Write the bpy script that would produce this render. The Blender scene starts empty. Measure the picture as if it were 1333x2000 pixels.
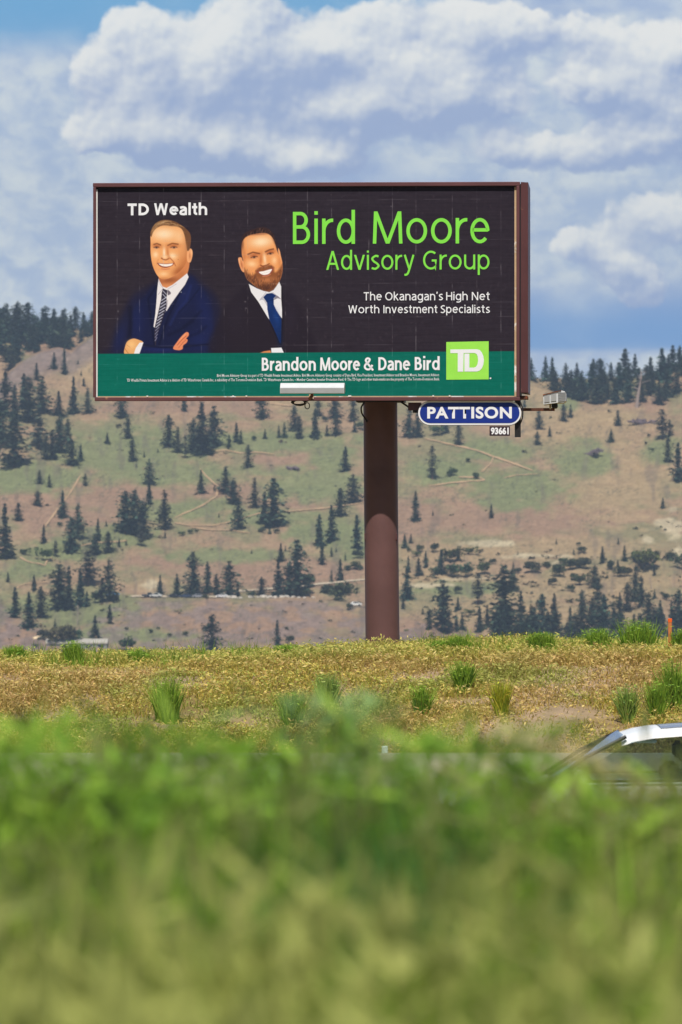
import bpy, math, random
import numpy as np
from mathutils import Vector, Matrix

C = bpy.context.scene.collection
S = bpy.context.scene
F = 11111.0                      # focal length in photo pixels (200 mm lens, 36 mm over 2000 px)

# ------------------------------------------------------------------ camera
cam = bpy.data.cameras.new('camera')
cam.sensor_fit = 'VERTICAL'
cam.sensor_height = 36.0
cam.sensor_width = 36.0
cam.lens = 200.0
cam.clip_start = 0.05
cam.clip_end = 20000
cam.dof.use_dof = True
cam.dof.focus_distance = 82.0
cam.dof.aperture_fstop = 6.3
camo = bpy.data.objects.new('camera', cam)
C.objects.link(camo)
camo.location = (0, 0, 0)
camo.rotation_euler = (math.radians(90), 0, 0)
S.camera = camo

# ------------------------------------------------------------------ light
SUN_EL, SUN_AZ = 58.0, -4.0      # azimuth: degrees off the line straight behind the camera (negative = left)
SUN_STR, SKY_STR, EXPOSURE = 4.8, 0.05, 0.0
sd = bpy.data.lights.new('sun', 'SUN')
sd.energy = SUN_STR
sd.angle = math.radians(0.5)
sd.color = (1.0, 0.955, 0.88)
so = bpy.data.objects.new('sun', sd)
C.objects.link(so)
el, az = math.radians(SUN_EL), math.radians(SUN_AZ)
sun_from = Vector((math.sin(az) * math.cos(el), -math.cos(az) * math.cos(el), math.sin(el)))
so.rotation_euler = sun_from.to_track_quat('Z', 'Y').to_euler()

S.view_settings.view_transform = 'Standard'
S.view_settings.look = 'None'
S.view_settings.exposure = EXPOSURE
S.view_settings.gamma = 1.0
S.render.engine = 'CYCLES'
S.cycles.use_denoising = True
S.cycles.max_bounces = 6
S.cycles.diffuse_bounces = 3
S.cycles.glossy_bounces = 3
S.cycles.transmission_bounces = 4
S.cycles.transparent_max_bounces = 8
S.cycles.volume_bounces = 0
S.cycles.sample_clamp_indirect = 4.0

def lin(c):
    """sRGB 0..255 -> linear"""
    c = np.asarray(c, dtype=float) / 255.0
    return np.where(c <= 0.04045, c / 12.92, ((np.clip(c, 0, 10) + 0.055) / 1.055) ** 2.4)

def L4(r, g, b, k=1.0):
    v = lin((r, g, b)) * k
    return (float(v[0]), float(v[1]), float(v[2]), 1.0)

class NT:
    """small helper for writing node trees"""
    def __init__(s, tree):
        s.t = tree
    def n(s, typ, **kw):
        nd = s.t.nodes.new(typ)
        for k, v in kw.items():
            setattr(nd, k, v)
        return nd
    def link(s, a, b):
        s.t.links.new(a, b)
    def put(s, sock, v):
        if isinstance(v, bpy.types.NodeSocket):
            s.link(v, sock)
        else:
            sock.default_value = v
    def math(s, op, a, b=None, c=None, clamp=False):
        nd = s.n('ShaderNodeMath', operation=op)
        nd.use_clamp = clamp
        s.put(nd.inputs[0], a)
        if b is not None: s.put(nd.inputs[1], b)
        if c is not None: s.put(nd.inputs[2], c)
        return nd.outputs[0]
    def vmath(s, op, a, b=None, c=None):
        nd = s.n('ShaderNodeVectorMath', operation=op)
        s.put(nd.inputs[0], a)
        if b is not None: s.put(nd.inputs[1], b)
        if c is not None: s.put(nd.inputs[2], c)
        return nd.outputs['Value'] if op in ('DOT_PRODUCT', 'LENGTH', 'DISTANCE') else nd.outputs[0]
    def mix(s, f, a, b, mode='MIX'):
        nd = s.n('ShaderNodeMix', data_type='RGBA', blend_type=mode)
        s.put(nd.inputs[0], f); s.put(nd.inputs[6], a); s.put(nd.inputs[7], b)
        return nd.outputs[2]
    def noise(s, vec, scale, detail=4, rough=0.55, dist=0.0):
        nd = s.n('ShaderNodeTexNoise')
        s.put(nd.inputs['Vector'], vec)
        nd.inputs['Scale'].default_value = scale
        nd.inputs['Detail'].default_value = detail
        nd.inputs['Roughness'].default_value = rough
        nd.inputs['Distortion'].default_value = dist
        return nd.outputs['Fac']
    def ss(s, x, lo, hi, a=0.0, b=1.0):
        nd = s.n('ShaderNodeMapRange', interpolation_type='SMOOTHSTEP')
        s.put(nd.inputs[0], x)
        nd.inputs[1].default_value = lo; nd.inputs[2].default_value = hi
        nd.inputs[3].default_value = a; nd.inputs[4].default_value = b
        return nd.outputs[0]

# ------------------------------------------------------------------ world: Nishita sky and a bank of procedural cumulus
W = bpy.data.worlds.new('World')
S.world = W
W.use_nodes = True
W.node_tree.nodes.clear()

# crisp and soft cloud masses, in thousandths of a photo pixel of azimuth/elevation: cx, cy, rx, ry, amount
CRISP = [(.33, .125, .12, .085, 1.0), (.27, .075, .05, .04, .5), (.47, .08, .055, .09, .8), (.55, .12, .10, .09, .7),
         (.65, .095, .07, .04, .75), (.72, .13, .07, .06, .5), (.42, .2, .2, .05, .55), (.2, .16, .06, .05, .35),
         (.22, .265, .07, .04, .75), (.36, .275, .11, .042, .95), (.52, .30, .11, .038, .95), (.64, .315, .06, .032, .8),
         (.80, .035, .10, .045, .55), (.97, .065, .10, .045, .85), (1.15, .065, .05, .04, .65),
         (.80, .125, .07, .045, .9), (.92, .170, .085, .05, 1.0), (.82, .21, .13, .05, .9), (.70, .22, .09, .04, .6),
         (1.25, .135, .10, .055, 1.0), (1.31, .075, .06, .05, .6), (1.16, .165, .06, .03, .6), (1.3, .2, .07, .03, .5),
         (1.12, .30, .11, .04, .6), (1.28, .265, .10, .04, .8), (1.0, .30, .1, .03, .45),
         (1.12, .475, .05, .035, .5), (1.205, .515, .05, .035, .75), (1.255, .565, .045, .035, .75), (1.31, .43, .07, .045, .6),
         (1.2, .43, .06, .05, .35), (1.5, .3, .12, .08, .8), (1.6, .12, .14, .07, .9), (-.25, .2, .14, .08, .8), (-.45, .1, .15, .08, .9),
         (.5, -.22, .2, .09, .8), (1.1, -.3, .2, .1, .9), (0., -.35, .2, .1, .8)]
SOFT = [(.06, .22, .14, .12, 1.0), (.06, .36, .14, .07, 1.0), (.12, .45, .12, .05, .9), (.03, .52, .1, .05, .9), (.1, .58, .13, .04, .95),
        (.85, .27, .3, .07, .55), (1.08, .33, .16, .07, .6), (1.2, .22, .2, .05, .3), (1.22, .47, .17, .10, 1.15), (1.05, .46, .06, .05, .5), (.45, .17, .3, .12, .75), (.9, .17, .25, .09, .65), (1.2, .12, .2, .1, .7), (.3, .3, .2, .05, .5),
        (1.3, .36, .12, .06, .5), (.9, .1, .3, .09, .5), (1.15, .718, .30, .030, 1.6), (.6, .6, .3, .1, .4), (.03, .082, .07, .011, .7)]

def blob_group(name, blobs):
    g = bpy.data.node_groups.new(name, 'ShaderNodeTree')
    g.interface.new_socket('p', in_out='INPUT', socket_type='NodeSocketVector')
    g.interface.new_socket('d', in_out='OUTPUT', socket_type='NodeSocketFloat')
    t = NT(g)
    gi, go = t.n('NodeGroupInput'), t.n('NodeGroupOutput')
    acc = 0.0
    for cx, cy, rx, ry, a in blobs:
        rx, ry = rx * 1.14, ry * 1.14
        q = t.vmath('MULTIPLY_ADD', gi.outputs[0], (1 / rx, 1 / ry, 0), (-cx / rx, -cy / ry, 0))
        r2 = t.vmath('DOT_PRODUCT', q, q)
        e = t.math('POWER', 0.3679, r2)
        acc = t.math('MULTIPLY_ADD', e, a, acc)
    t.link(acc, go.inputs[0])
    return g

def density_group():
    """cloud density of the crisp masses: blobs broken up into billows by warped noise"""
    bg = blob_group('crisp_masses', CRISP)
    g = bpy.data.node_groups.new('cloud_density', 'ShaderNodeTree')
    g.interface.new_socket('p', in_out='INPUT', socket_type='NodeSocketVector')
    g.interface.new_socket('d', in_out='OUTPUT', socket_type='NodeSocketFloat')
    t = NT(g)
    gi, go = t.n('NodeGroupInput'), t.n('NodeGroupOutput')
    w = t.n('ShaderNodeTexNoise')
    t.link(gi.outputs[0], w.inputs['Vector'])
    w.inputs['Scale'].default_value = 12; w.inputs['Detail'].default_value = 5; w.inputs['Roughness'].default_value = .55
    off = t.vmath('MULTIPLY_ADD', w.outputs['Color'], (.085, .075, 0), (-.0425, -.0375, 0))
    p = t.vmath('ADD', gi.outputs[0], off)
    b = t.n('ShaderNodeGroup'); b.node_tree = bg
    t.link(p, b.inputs[0])
    # billows: inverted cell distance at three sizes
    acc = b.outputs[0]
    off2 = t.vmath('MULTIPLY_ADD', w.outputs['Color'], (.03, .03, 0), (-.015, -.015, 0))
    q = t.vmath('ADD', gi.outputs[0], off2)
    for sc, am in ((9, .40), (23, .22), (55, .09)):
        vo = t.n('ShaderNodeTexVoronoi'); vo.voronoi_dimensions = '2D'; vo.feature = 'SMOOTH_F1' if sc < 50 else 'F1'
        vo.inputs['Scale'].default_value = sc
        if sc < 50: vo.inputs['Smoothness'].default_value = .4
        t.link(q, vo.inputs['Vector'])
        acc = t.math('MULTIPLY_ADD', vo.outputs['Distance'], -am, acc)
    n1 = t.noise(q, 8.0, 8, .56)
    acc = t.math('ADD', acc, t.ss(b.outputs[0], .05, .40, -.45, .02))
    d = t.math('MULTIPLY_ADD', n1, .55, acc)
    t.link(d, go.inputs[0])
    return g

def build_world():
    t = NT(W.node_tree)
    out = t.n('ShaderNodeOutputWorld')
    bgN = t.n('ShaderNodeBackground')
    sky = t.n('ShaderNodeTexSky')
    sky.sky_type = 'NISHITA'
    sky.sun_disc = False
    sky.sun_elevation = math.radians(SUN_EL)
    sky.sun_rotation = math.radians(180 + SUN_AZ * -1)
    sky.altitude = 400
    bgN.inputs[1].default_value = SKY_STR
    tc = t.n('ShaderNodeTexCoord')
    sep = t.n('ShaderNodeSeparateXYZ')
    t.link(tc.outputs['Generated'], sep.inputs[0])
    x, y, z = sep.outputs
    azm = t.math('ARCTAN2', x, y)
    elv = t.math('ARCSINE', z)
    u = t.math('MULTIPLY_ADD', azm, F / 1000, .6665)
    v = t.math('MULTIPLY_ADD', elv, -F / 1000, 1.0)
    cmb = t.n('ShaderNodeCombineXYZ')
    t.link(u, cmb.inputs[0]); t.link(v, cmb.inputs[1])
    p = cmb.outputs[0]
    dg = density_group()
    d1 = t.n('ShaderNodeGroup'); d1.node_tree = dg
    t.link(p, d1.inputs[0])
    def dens_at(dx, dy):
        g_ = t.n('ShaderNodeGroup'); g_.node_tree = dg
        t.link(t.vmath('ADD', p, (dx, dy, 0)), g_.inputs[0])
        return g_.outputs[0]
    dfar, dnear = dens_at(-.018, -.042), dens_at(-.006, -.010)
    sg = t.n('ShaderNodeGroup'); sg.node_tree = blob_group('soft_masses', SOFT)
    wn = t.n('ShaderNodeTexNoise')
    t.link(p, wn.inputs['Vector'])
    wn.inputs['Scale'].default_value = 6; wn.inputs['Detail'].default_value = 5
    pw = t.vmath('ADD', p, t.vmath('MULTIPLY_ADD', wn.outputs['Color'], (.11, .07, 0), (-.055, -.035, 0)))
    t.link(pw, sg.inputs[0])
    stv = t.vmath('MULTIPLY', p, (1.0, 1.35, 1))
    veil_n = t.noise(stv, 4.2, 7, .50, .1)
    gap = t.math('ADD', t.math('MULTIPLY', t.ss(v, .15, .06), t.ss(u, .95, .7)), t.math('MULTIPLY', t.ss(v, .53, .65), t.math('MULTIPLY', t.ss(u, .75, .95), t.ss(v, .70, .675))), clamp=True)
    blue = t.mix(t.ss(v, .0, .35), L4(106, 172, 219), L4(118, 164, 218))
    mauve = t.mix(t.ss(veil_n, .35, .65), L4(150, 174, 217), L4(184, 202, 228))
    base = t.mix(t.math('MULTIPLY', gap, .92), mauve, blue)
    softd = t.math('MULTIPLY_ADD', veil_n, 1.0, t.math('SUBTRACT', sg.outputs[0], .42))
    softm = t.math('MULTIPLY', t.ss(softd, .05, .85), t.math('MULTIPLY_ADD', gap, -.75, 1.0))
    base = t.mix(t.math('MULTIPLY', softm, .92), base, t.mix(t.ss(t.math('MULTIPLY_ADD', t.noise(stv, 17, 6, .55, .4), .45, t.math('MULTIPLY', t.noise(stv, 6.0, 7, .54), .55)), .38, .62), L4(178, 196, 223), L4(222, 230, 233)))
    dens = d1.outputs[0]
    m = t.ss(dens, .10, .46)
    lit = t.math('MULTIPLY_ADD', t.math('SUBTRACT', dens, dfar), .62, .40)
    lit = t.math('MULTIPLY_ADD', t.math('SUBTRACT', dens, dnear), 1.0, lit)
    lit = t.math('ADD', lit, t.ss(t.noise(p, 4.0, 3, .5), .3, .7, -.14, .14))
    shade = t.ss(lit, -.05, 1.0)
    body = t.mix(shade, L4(160, 179, 216), L4(236, 239, 239))
    body = t.mix(t.ss(lit, .70, 1.2), body, L4(246, 246, 242))
    cloud = t.mix(t.math('MULTIPLY', m, .95), base, body)
    # cloud bank fills the sky ahead and thins out to clear sky overhead and behind
    front = t.math('MULTIPLY', t.ss(t.math('ABSOLUTE', azm), 1.1, .7), t.ss(elv, .75, .45))
    front = t.math('MULTIPLY', front, t.ss(elv, -.05, -.02))
    bgC = t.n('ShaderNodeBackground')
    t.link(cloud, bgC.inputs[0]); bgC.inputs[1].default_value = 1.0
    t.link(sky.outputs[0], bgN.inputs[0])
    ms = t.n('ShaderNodeMixShader')
    t.link(front, ms.inputs[0]); t.link(bgN.outputs[0], ms.inputs[1]); t.link(bgC.outputs[0], ms.inputs[2])
    t.link(ms.outputs[0], out.inputs[0])
build_world()

# ------------------------------------------------------------------ helpers: numbers
class Noise2:
    def __init__(s, seed):
        s.t = np.random.RandomState(seed).rand(256, 256)
    def v(s, x, y):
        xi, yi = np.floor(x).astype(int), np.floor(y).astype(int)
        fx, fy = x - xi, y - yi
        fx, fy = fx * fx * (3 - 2 * fx), fy * fy * (3 - 2 * fy)
        a, b = s.t[xi % 256, yi % 256], s.t[(xi + 1) % 256, yi % 256]
        c, d = s.t[xi % 256, (yi + 1) % 256], s.t[(xi + 1) % 256, (yi + 1) % 256]
        return (a * (1 - fx) + b * fx) * (1 - fy) + (c * (1 - fx) + d * fx) * fy
    def f(s, x, y, o=4, g=.5):
        x, y = np.asarray(x, float), np.asarray(y, float)
        r, a, k, t = 0, 1.0, 1.0, 0
        for i in range(o):
            r = r + a * s.v(x * k + 17.3 * i, y * k + 9.1 * i); t += a
            a *= g; k *= 2.03
        return r / t
NZ, NZ2, NZ3 = Noise2(1), Noise2(2), Noise2(3)
def sstep(a, b, x):
    t = np.clip((np.asarray(x, float) - a) / (b - a), 0, 1)
    return t * t * (3 - 2 * t)

# ------------------------------------------------------------------ helpers: objects
def tag(o, label=None, cat=None, group=None, kind=None):
    if label: o['label'] = label
    if cat: o['category'] = cat
    if group: o['group'] = group
    if kind: o['kind'] = kind
    return o

def empty(name, loc, label, cat, group=None, rz=0.0):
    o = bpy.data.objects.new(name, None)
    o.empty_display_size = 0.2
    C.objects.link(o)
    o.location = loc
    o.rotation_euler = (0, 0, rz)
    return tag(o, label, cat, group)

def mesh_np(name, V, faces, mats, cols=None, mi=None, smooth=False):
    """faces: list of int arrays (n,3) or (n,4)"""
    me = bpy.data.meshes.new(name)
    V = np.asarray(V, dtype=np.float32)
    me.vertices.add(len(V))
    me.vertices.foreach_set('co', V.ravel())
    faces = [np.asarray(f, dtype=np.int32) for f in faces if len(f)]
    nl = sum(f.size for f in faces); npoly = sum(len(f) for f in faces)
    me.loops.add(nl); me.polygons.add(npoly)
    me.loops.foreach_set('vertex_index', np.concatenate([f.ravel() for f in faces]))
    tot = np.concatenate([np.full(len(f), f.shape[1], dtype=np.int32) for f in faces])
    me.polygons.foreach_set('loop_start', np.concatenate([[0], np.cumsum(tot)[:-1]]).astype(np.int32))
    me.polygons.foreach_set('loop_total', tot)
    if mi is not None:
        me.polygons.foreach_set('material_index', np.asarray(mi, dtype=np.int32))
    if smooth:
        me.polygons.foreach_set('use_smooth', np.ones(npoly, dtype=bool))
    for m in (mats if isinstance(mats, (list, tuple)) else [mats]):
        me.materials.append(m)
    if cols is not None:
        a = me.color_attributes.new('col', 'FLOAT_COLOR', 'POINT')
        cc = np.ones((len(V), 4), dtype=np.float32)
        cc[:, :3] = cols
        a.data.foreach_set('color', cc.ravel())
    me.update(calc_edges=True)
    me.validate()
    return me

def link(name, me, parent=None, loc=None):
    o = bpy.data.objects.new(name, me)
    C.objects.link(o)
    if parent is not None: o.parent = parent
    if loc is not None: o.location = loc
    return o

class MB:
    """collects shapes into one mesh"""
    def __init__(s):
        s.v = []; s.f = []; s.m = []
    def add(s, vs, fs, mi=0):
        b = len(s.v)
        s.v += [tuple(map(float, v)) for v in vs]
        s.f += [tuple(b + i for i in f) for f in fs]
        s.m += [mi] * len(fs)
    def box(s, x0, x1, y0, y1, z0, z1, mi=0, b=0.0):
        if b <= 0:
            v = [(x0, y0, z0), (x1, y0, z0), (x1, y1, z0), (x0, y1, z0), (x0, y0, z1), (x1, y0, z1), (x1, y1, z1), (x0, y1, z1)]
            s.add(v, [(3, 2, 1, 0), (4, 5, 6, 7), (0, 1, 5, 4), (1, 2, 6, 5), (2, 3, 7, 6), (3, 0, 4, 7)], mi)
        else:
            def ring(z, i):
                X0, X1, Y0, Y1 = x0 + i, x1 - i, y0 + i, y1 - i
                c = b
                return [(X0 + c, Y0, z), (X1 - c, Y0, z), (X1, Y0 + c, z), (X1, Y1 - c, z), (X1 - c, Y1, z), (X0 + c, Y1, z), (X0, Y1 - c, z), (X0, Y0 + c, z)]
            R = [ring(z0, b * .9), ring(z0 + b, 0), ring(z1 - b, 0), ring(z1, b * .9)]
            v = sum(R, [])
            f = [tuple(reversed(range(8))), tuple(range(24, 32))]
            for k in range(3):
                for i in range(8):
                    j = (i + 1) % 8
                    f.append((k * 8 + i, k * 8 + j, k * 8 + 8 + j, k * 8 + 8 + i))
            s.add(v, f, mi)
    def tube(s, pts, r, n=8, mi=0, cap=True):
        pts = [Vector(p) for p in pts]
        rs = r if isinstance(r, (list, tuple)) else [r] * len(pts)
        V = []; prev = None
        for i, p in enumerate(pts):
            d = (pts[min(i + 1, len(pts) - 1)] - pts[max(i - 1, 0)]).normalized()
            if prev is None:
                a = d.orthogonal().normalized()
            else:
                a = (prev - d * prev.dot(d)).normalized()
            prev = a
            bb = d.cross(a)
            V += [p + (a * math.cos(2 * math.pi * k / n) + bb * math.sin(2 * math.pi * k / n)) * rs[i] for k in range(n)]
        f = []
        for i in range(len(pts) - 1):
            for k in range(n):
                j = (k + 1) % n
                f.append((i * n + k, i * n + j, (i + 1) * n + j, (i + 1) * n + k))
        if cap:
            f.append(tuple(reversed(range(n)))); f.append(tuple(range((len(pts) - 1) * n, len(pts) * n)))
        s.add(V, f, mi)
    def prism(s, poly, axis, a, b, mi=0):
        """poly of (u,v) swept along axis from a to b"""
        def P(u, v, w):
            return (w, u, v) if axis == 'x' else (u, w, v) if axis == 'y' else (u, v, w)
        n = len(poly)
        v = [P(u, w, a) for u, w in poly] + [P(u, w, b) for u, w in poly]
        f = [tuple(range(n)), tuple(reversed(range(n, 2 * n)))]
        f += [(i, i + n, (i + 1) % n + n, (i + 1) % n) for i in range(n)]
        s.add(v, f, mi)
    def mesh(s, name, mats, smooth=False, fixn=True):
        me = bpy.data.meshes.new(name)
        me.from_pydata(s.v, [], s.f)
        for m in (mats if isinstance(mats, (list, tuple)) else [mats]): me.materials.append(m)
        me.polygons.foreach_set('material_index', s.m)
        if smooth: me.polygons.foreach_set('use_smooth', [True] * len(s.f))
        if fixn:
            import bmesh
            bm = bmesh.new(); bm.from_mesh(me)
            bmesh.ops.recalc_face_normals(bm, faces=bm.faces)
            bm.to_mesh(me); bm.free()
        if smooth:
            me.set_sharp_from_angle(angle=math.radians(38))
        me.update()
        return me
    def build(s, name, mats, parent=None, smooth=False, loc=None):
        return link(name, s.mesh(name, mats, smooth), parent, loc)

# ------------------------------------------------------------------ materials
def mat(name, col, rough=.6, metal=0.0, spec=.4, var=0.0, vscale=3.0, bump=0.0, bscale=20.0, col2=None, c2scale=4.0, c2lo=.5, c2hi=.65, coat=0.0):
    m = bpy.data.materials.new(name)
    m.use_nodes = True
    t = NT(m.node_tree)
    b = m.node_tree.nodes['Principled BSDF']
    b.inputs['Roughness'].default_value = rough
    b.inputs['Metallic'].default_value = metal
    b.inputs['Specular IOR Level'].default_value = spec
    b.inputs['Coat Weight'].default_value = coat
    tc = t.n('ShaderNodeTexCoord')
    o = tc.outputs['Object']
    c = col if len(col) == 4 else (*col, 1)
    cs = None
    if col2 is not None:
        cs = t.mix(t.ss(t.noise(o, c2scale, 6, .6), c2lo, c2hi), c, col2 if len(col2) == 4 else (*col2, 1))
    if var > 0:
        nf = t.ss(t.noise(o, vscale, 6, .6), .25, .75, 1 - var, 1 + var)
        vm = t.vmath('SCALE', cs if cs is not None else c[:3], None)
        vm.node.inputs[3].default_value = 1
        t.link(nf, vm.node.inputs[3])
        cs = vm
    if cs is None: b.inputs['Base Color'].default_value = c
    else: t.link(cs, b.inputs['Base Color'])
    if bump > 0:
        bp = t.n('ShaderNodeBump')
        bp.inputs['Strength'].default_value = bump
        bp.inputs['Distance'].default_value = .02
        t.link(t.noise(o, bscale, 6, .6), bp.inputs['Height'])
        t.link(bp.outputs[0], b.inputs['Normal'])
    return m

def mat_vcol(name, rough=.8, spec=.2, transl=0.0, var=0.0, vscale=2.0, bump=0.0, bscale=5.0, bdist=.1, objvar=0.0):
    m = bpy.data.materials.new(name)
    m.use_nodes = True
    t = NT(m.node_tree)
    b = m.node_tree.nodes['Principled BSDF']
    out = m.node_tree.nodes['Material Output']
    a = t.n('ShaderNodeAttribute', attribute_name='col')
    c = a.outputs['Color']
    tc = t.n('ShaderNodeTexCoord')
    if var > 0:
        f = t.ss(t.noise(tc.outputs['Object'], vscale, 5, .6), .25, .75, 1 - var, 1 + var)
        vm = t.vmath('SCALE', c, None); t.link(f, vm.node.inputs[3]); c = vm
    if objvar > 0:
        oi = t.n('ShaderNodeObjectInfo')
        f = t.math('MULTIPLY_ADD', oi.outputs['Random'], 2 * objvar, 1 - objvar)
        vm = t.vmath('SCALE', c, None); t.link(f, vm.node.inputs[3]); c = vm
        tint = t.mix(t.math('FRACT', t.math('MULTIPLY', oi.outputs['Random'], 7.31)), (1.25, .98, .80, 1), (.82, 1.08, 1.08, 1))
        c = t.vmath('MULTIPLY', c, tint)
    t.link(c, b.inputs['Base Color'])
    b.inputs['Roughness'].default_value = rough
    b.inputs['Specular IOR Level'].default_value = spec
    if bump > 0:
        bp = t.n('ShaderNodeBump')
        bp.inputs['Strength'].default_value = bump; bp.inputs['Distance'].default_value = bdist
        t.link(t.noise(tc.outputs['Object'], bscale, 6, .65), bp.inputs['Height'])
        t.link(bp.outputs[0], b.inputs['Normal'])
    if transl > 0:
        tr = t.n('ShaderNodeBsdfTranslucent')
        t.link(c, tr.inputs['Color'])
        mx = t.n('ShaderNodeMixShader')
        mx.inputs[0].default_value = transl
        t.link(b.outputs[0], mx.inputs[1]); t.link(tr.outputs[0], mx.inputs[2])
        t.link(mx.outputs[0], out.inputs['Surface'])
    return m

M = {}
M['steel_brown'] = mat('brown_painted_steel', L4(106, 75, 73), .5, 0, .35, .14, 1.6, .06, 30, L4(92, 63, 61), .9, .5, .75)
M['frame_brown'] = mat('brown_frame_paint', L4(100, 62, 64), .45, 0, .4, .12, 2.0, .05, 40, L4(150, 105, 80), 9, .66, .74)
M['rust'] = mat('rusty_steel', L4(95, 60, 48), .8, 0, .3, .2, 4, .1, 30, L4(150, 84, 48), 6, .5, .65)
M['black_steel'] = mat('black_steel', L4(34, 30, 32), .55, 0, .4, .1)
M['cable'] = mat('black_rubber', L4(24, 22, 24), .6)
M['trim_white'] = mat('white_trim', L4(228, 226, 224), .6, 0, .3, .05, 8)
M['trim_worn'] = mat('worn_trim', L4(196, 166, 132), .8, 0, .2, .15, 6, 0, 20, L4(235, 230, 224), 3.5, .55, .62)
M['alu'] = mat('dull_aluminium', L4(206, 208, 210), .55, 0, .4, .06, 6)
M['alu_grey'] = mat('grey_aluminium', L4(172, 172, 172), .5, .2, .4, .06, 6)
M['white_print'] = mat('white_print', L4(238, 238, 242), .6, 0, .25, .03, 5)
M['lime_print'] = mat('lime_print', L4(132, 226, 76), .6, 0, .25, .04, 5)
M['lime_square'] = mat('lime_square_print', L4(158, 232, 84), .6, 0, .25, .04, 5)
M['blue_plate'] = mat('blue_plate', L4(24, 50, 140), .4, 0, .4, .04, 4)
M['plum'] = mat('dark_plate', L4(52, 34, 44), .6)
M['concrete'] = mat('concrete', (.50, .46, .36), .85, 0, .3, .12, 2, .15, 25)
M['asphalt'] = mat('asphalt', (.055, .055, .058), .85, 0, .3, .15, 6, .2, 60)
M['road_paint'] = mat('road_paint', (.6, .6, .57), .7, 0, .3, .08, 8)
M['reflector'] = mat('reflector_white', L4(214, 226, 216), .4)
M['stake'] = mat('stake_wood', L4(196, 120, 70), .8, 0, .2, .12, 12)
M['stake_paint'] = mat('stake_orange_paint', L4(236, 100, 36), .6, 0, .3, .06, 20)
M['poster'] = mat_vcol('printed_poster', .7, .1)
M['grass'] = mat_vcol('grass_blades', .6, .2, .42)
M['ground'] = mat_vcol('soil', .95, .1, 0, .16, 3.0, .5, 9.0, .06)
M['hills'] = mat_vcol('hillside_turf', .95, .05, 0, .13, .22, .6, .5, .8)
M['leaf'] = mat_vcol('foliage', .7, .15, .12, 0, 1, 0, 1, 1, .34)
M['bark'] = mat('bark', L4(120, 92, 80), .9, 0, .1, .2, 4)
M['snag'] = mat('bleached_wood', L4(158, 142, 134), .9, 0, .1, .12, 4)

# ------------------------------------------------------------------ ground near the camera
def crest_z(x):
    px = 666.5 + np.asarray(x, float) / 81.5 * F
    py = np.interp(px, [-700, 0, 200, 450, 700, 1000, 1333, 2000], [1293, 1295, 1295, 1290, 1279, 1268, 1272, 1276])
    return -(py - 1000) / F * 81.5
def gz(x, y):
    x, y = np.asarray(x, float), np.asarray(y, float)
    z = np.interp(y, [-60, 0, 6, 9, 14, 30, 45, 70, 400], [-1.25, -.95, -.95, -.98, -1.16, -2.3, -3.65, -3.65, -3.65])
    bank = sstep(70.2, 81.5, y - .8 * (NZ.f(x / 4 + 5, y / 9, 3) - .5))
    z = z + bank * (crest_z(x) + 3.65)
    bump = sstep(70, 74, y) * sstep(140, 90, y)
    z = z + bump * (.30 * (NZ.f(x / 2.2, y / 2.2, 4) - .5) * sstep(82.5, 79, y) + .06 * (NZ2.f(x * 1.7, y * 1.7, 3) - .5))
    z = z + np.interp(y, [84, 100, 180, 500, 1300], [0, -1.2, -9, -26, -45])
    z = z + .05 * (NZ2.f(x / .9, y / .9, 3) - .5) * sstep(42, 30, y)
    return z

def grid_mesh(name, X, Y, Z, matl, cols=None, smooth=True):
    nr, nc = X.shape
    V = np.stack([X.ravel(), Y.ravel(), Z.ravel()], 1)
    i = np.arange(nr * nc).reshape(nr, nc)
    q = np.stack([i[:-1, :-1].ravel(), i[:-1, 1:].ravel(), i[1:, 1:].ravel(), i[1:, :-1].ravel()], 1)
    return mesh_np(name, V, [q], matl, cols, None, smooth)

def build_ground():
    xs = np.concatenate([np.linspace(-400, -14, 30), np.linspace(-13.8, 13.8, 231), np.linspace(14, 400, 30)])
    ys = np.concatenate([np.linspace(-60, 2, 20), np.linspace(2.3, 16, 50), np.linspace(17, 69, 40), np.linspace(69.2, 86, 170),
                         np.linspace(87, 140, 30), np.linspace(150, 1290, 40)])
    X, Y = np.meshgrid(xs, ys)
    Z = gz(X, Y)
    n = NZ.f(X * .8, Y * .8, 4)
    n2 = NZ3.f(X * .35 + 3, Y * .35, 3)
    green = np.array([.075, .085, .03]); soil = np.array([.36, .26, .17]); dry = np.array([.24, .17, .065])
    c = np.empty(X.shape + (3,))
    k = sstep(.42, .62, n)[..., None]
    c[:] = dry * (1 - k) + soil * k
    g = (sstep(45, 40, Y) + sstep(100, 140, Y))[..., None]
    c = c * (1 - g) + green * (.8 + .4 * n2[..., None]) * g
    me = grid_mesh('ground', X, Y, Z, M['ground'], c.reshape(-1, 3))
    tag(link('ground', me), kind='structure')
build_ground()

def build_road():
    mb = MB()
    mb.add([(-400, 47, -3.63), (400, 47, -3.63), (400, 64.6, -3.63), (-400, 64.6, -3.63)], [(0, 1, 2, 3)])
    tag(mb.build('road', M['asphalt']), kind='structure')
    mb = MB()
    for y0 in (47.6, 63.8):
        mb.add([(-400, y0, -3.622), (400, y0, -3.622), (400, y0 + .12, -3.622), (-400, y0 + .12, -3.622)], [(0, 1, 2, 3)])
    for y0 in (53.0, 58.4):
        for k in range(-20, 21):
            x0 = k * 9.0
            mb.add([(x0, y0, -3.622), (x0 + 3, y0, -3.622), (x0 + 3, y0 + .12, -3.622), (x0, y0 + .12, -3.622)], [(0, 1, 2, 3)])
    tag(mb.build('road_marking', M['road_paint']), kind='structure')
build_road()

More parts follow.
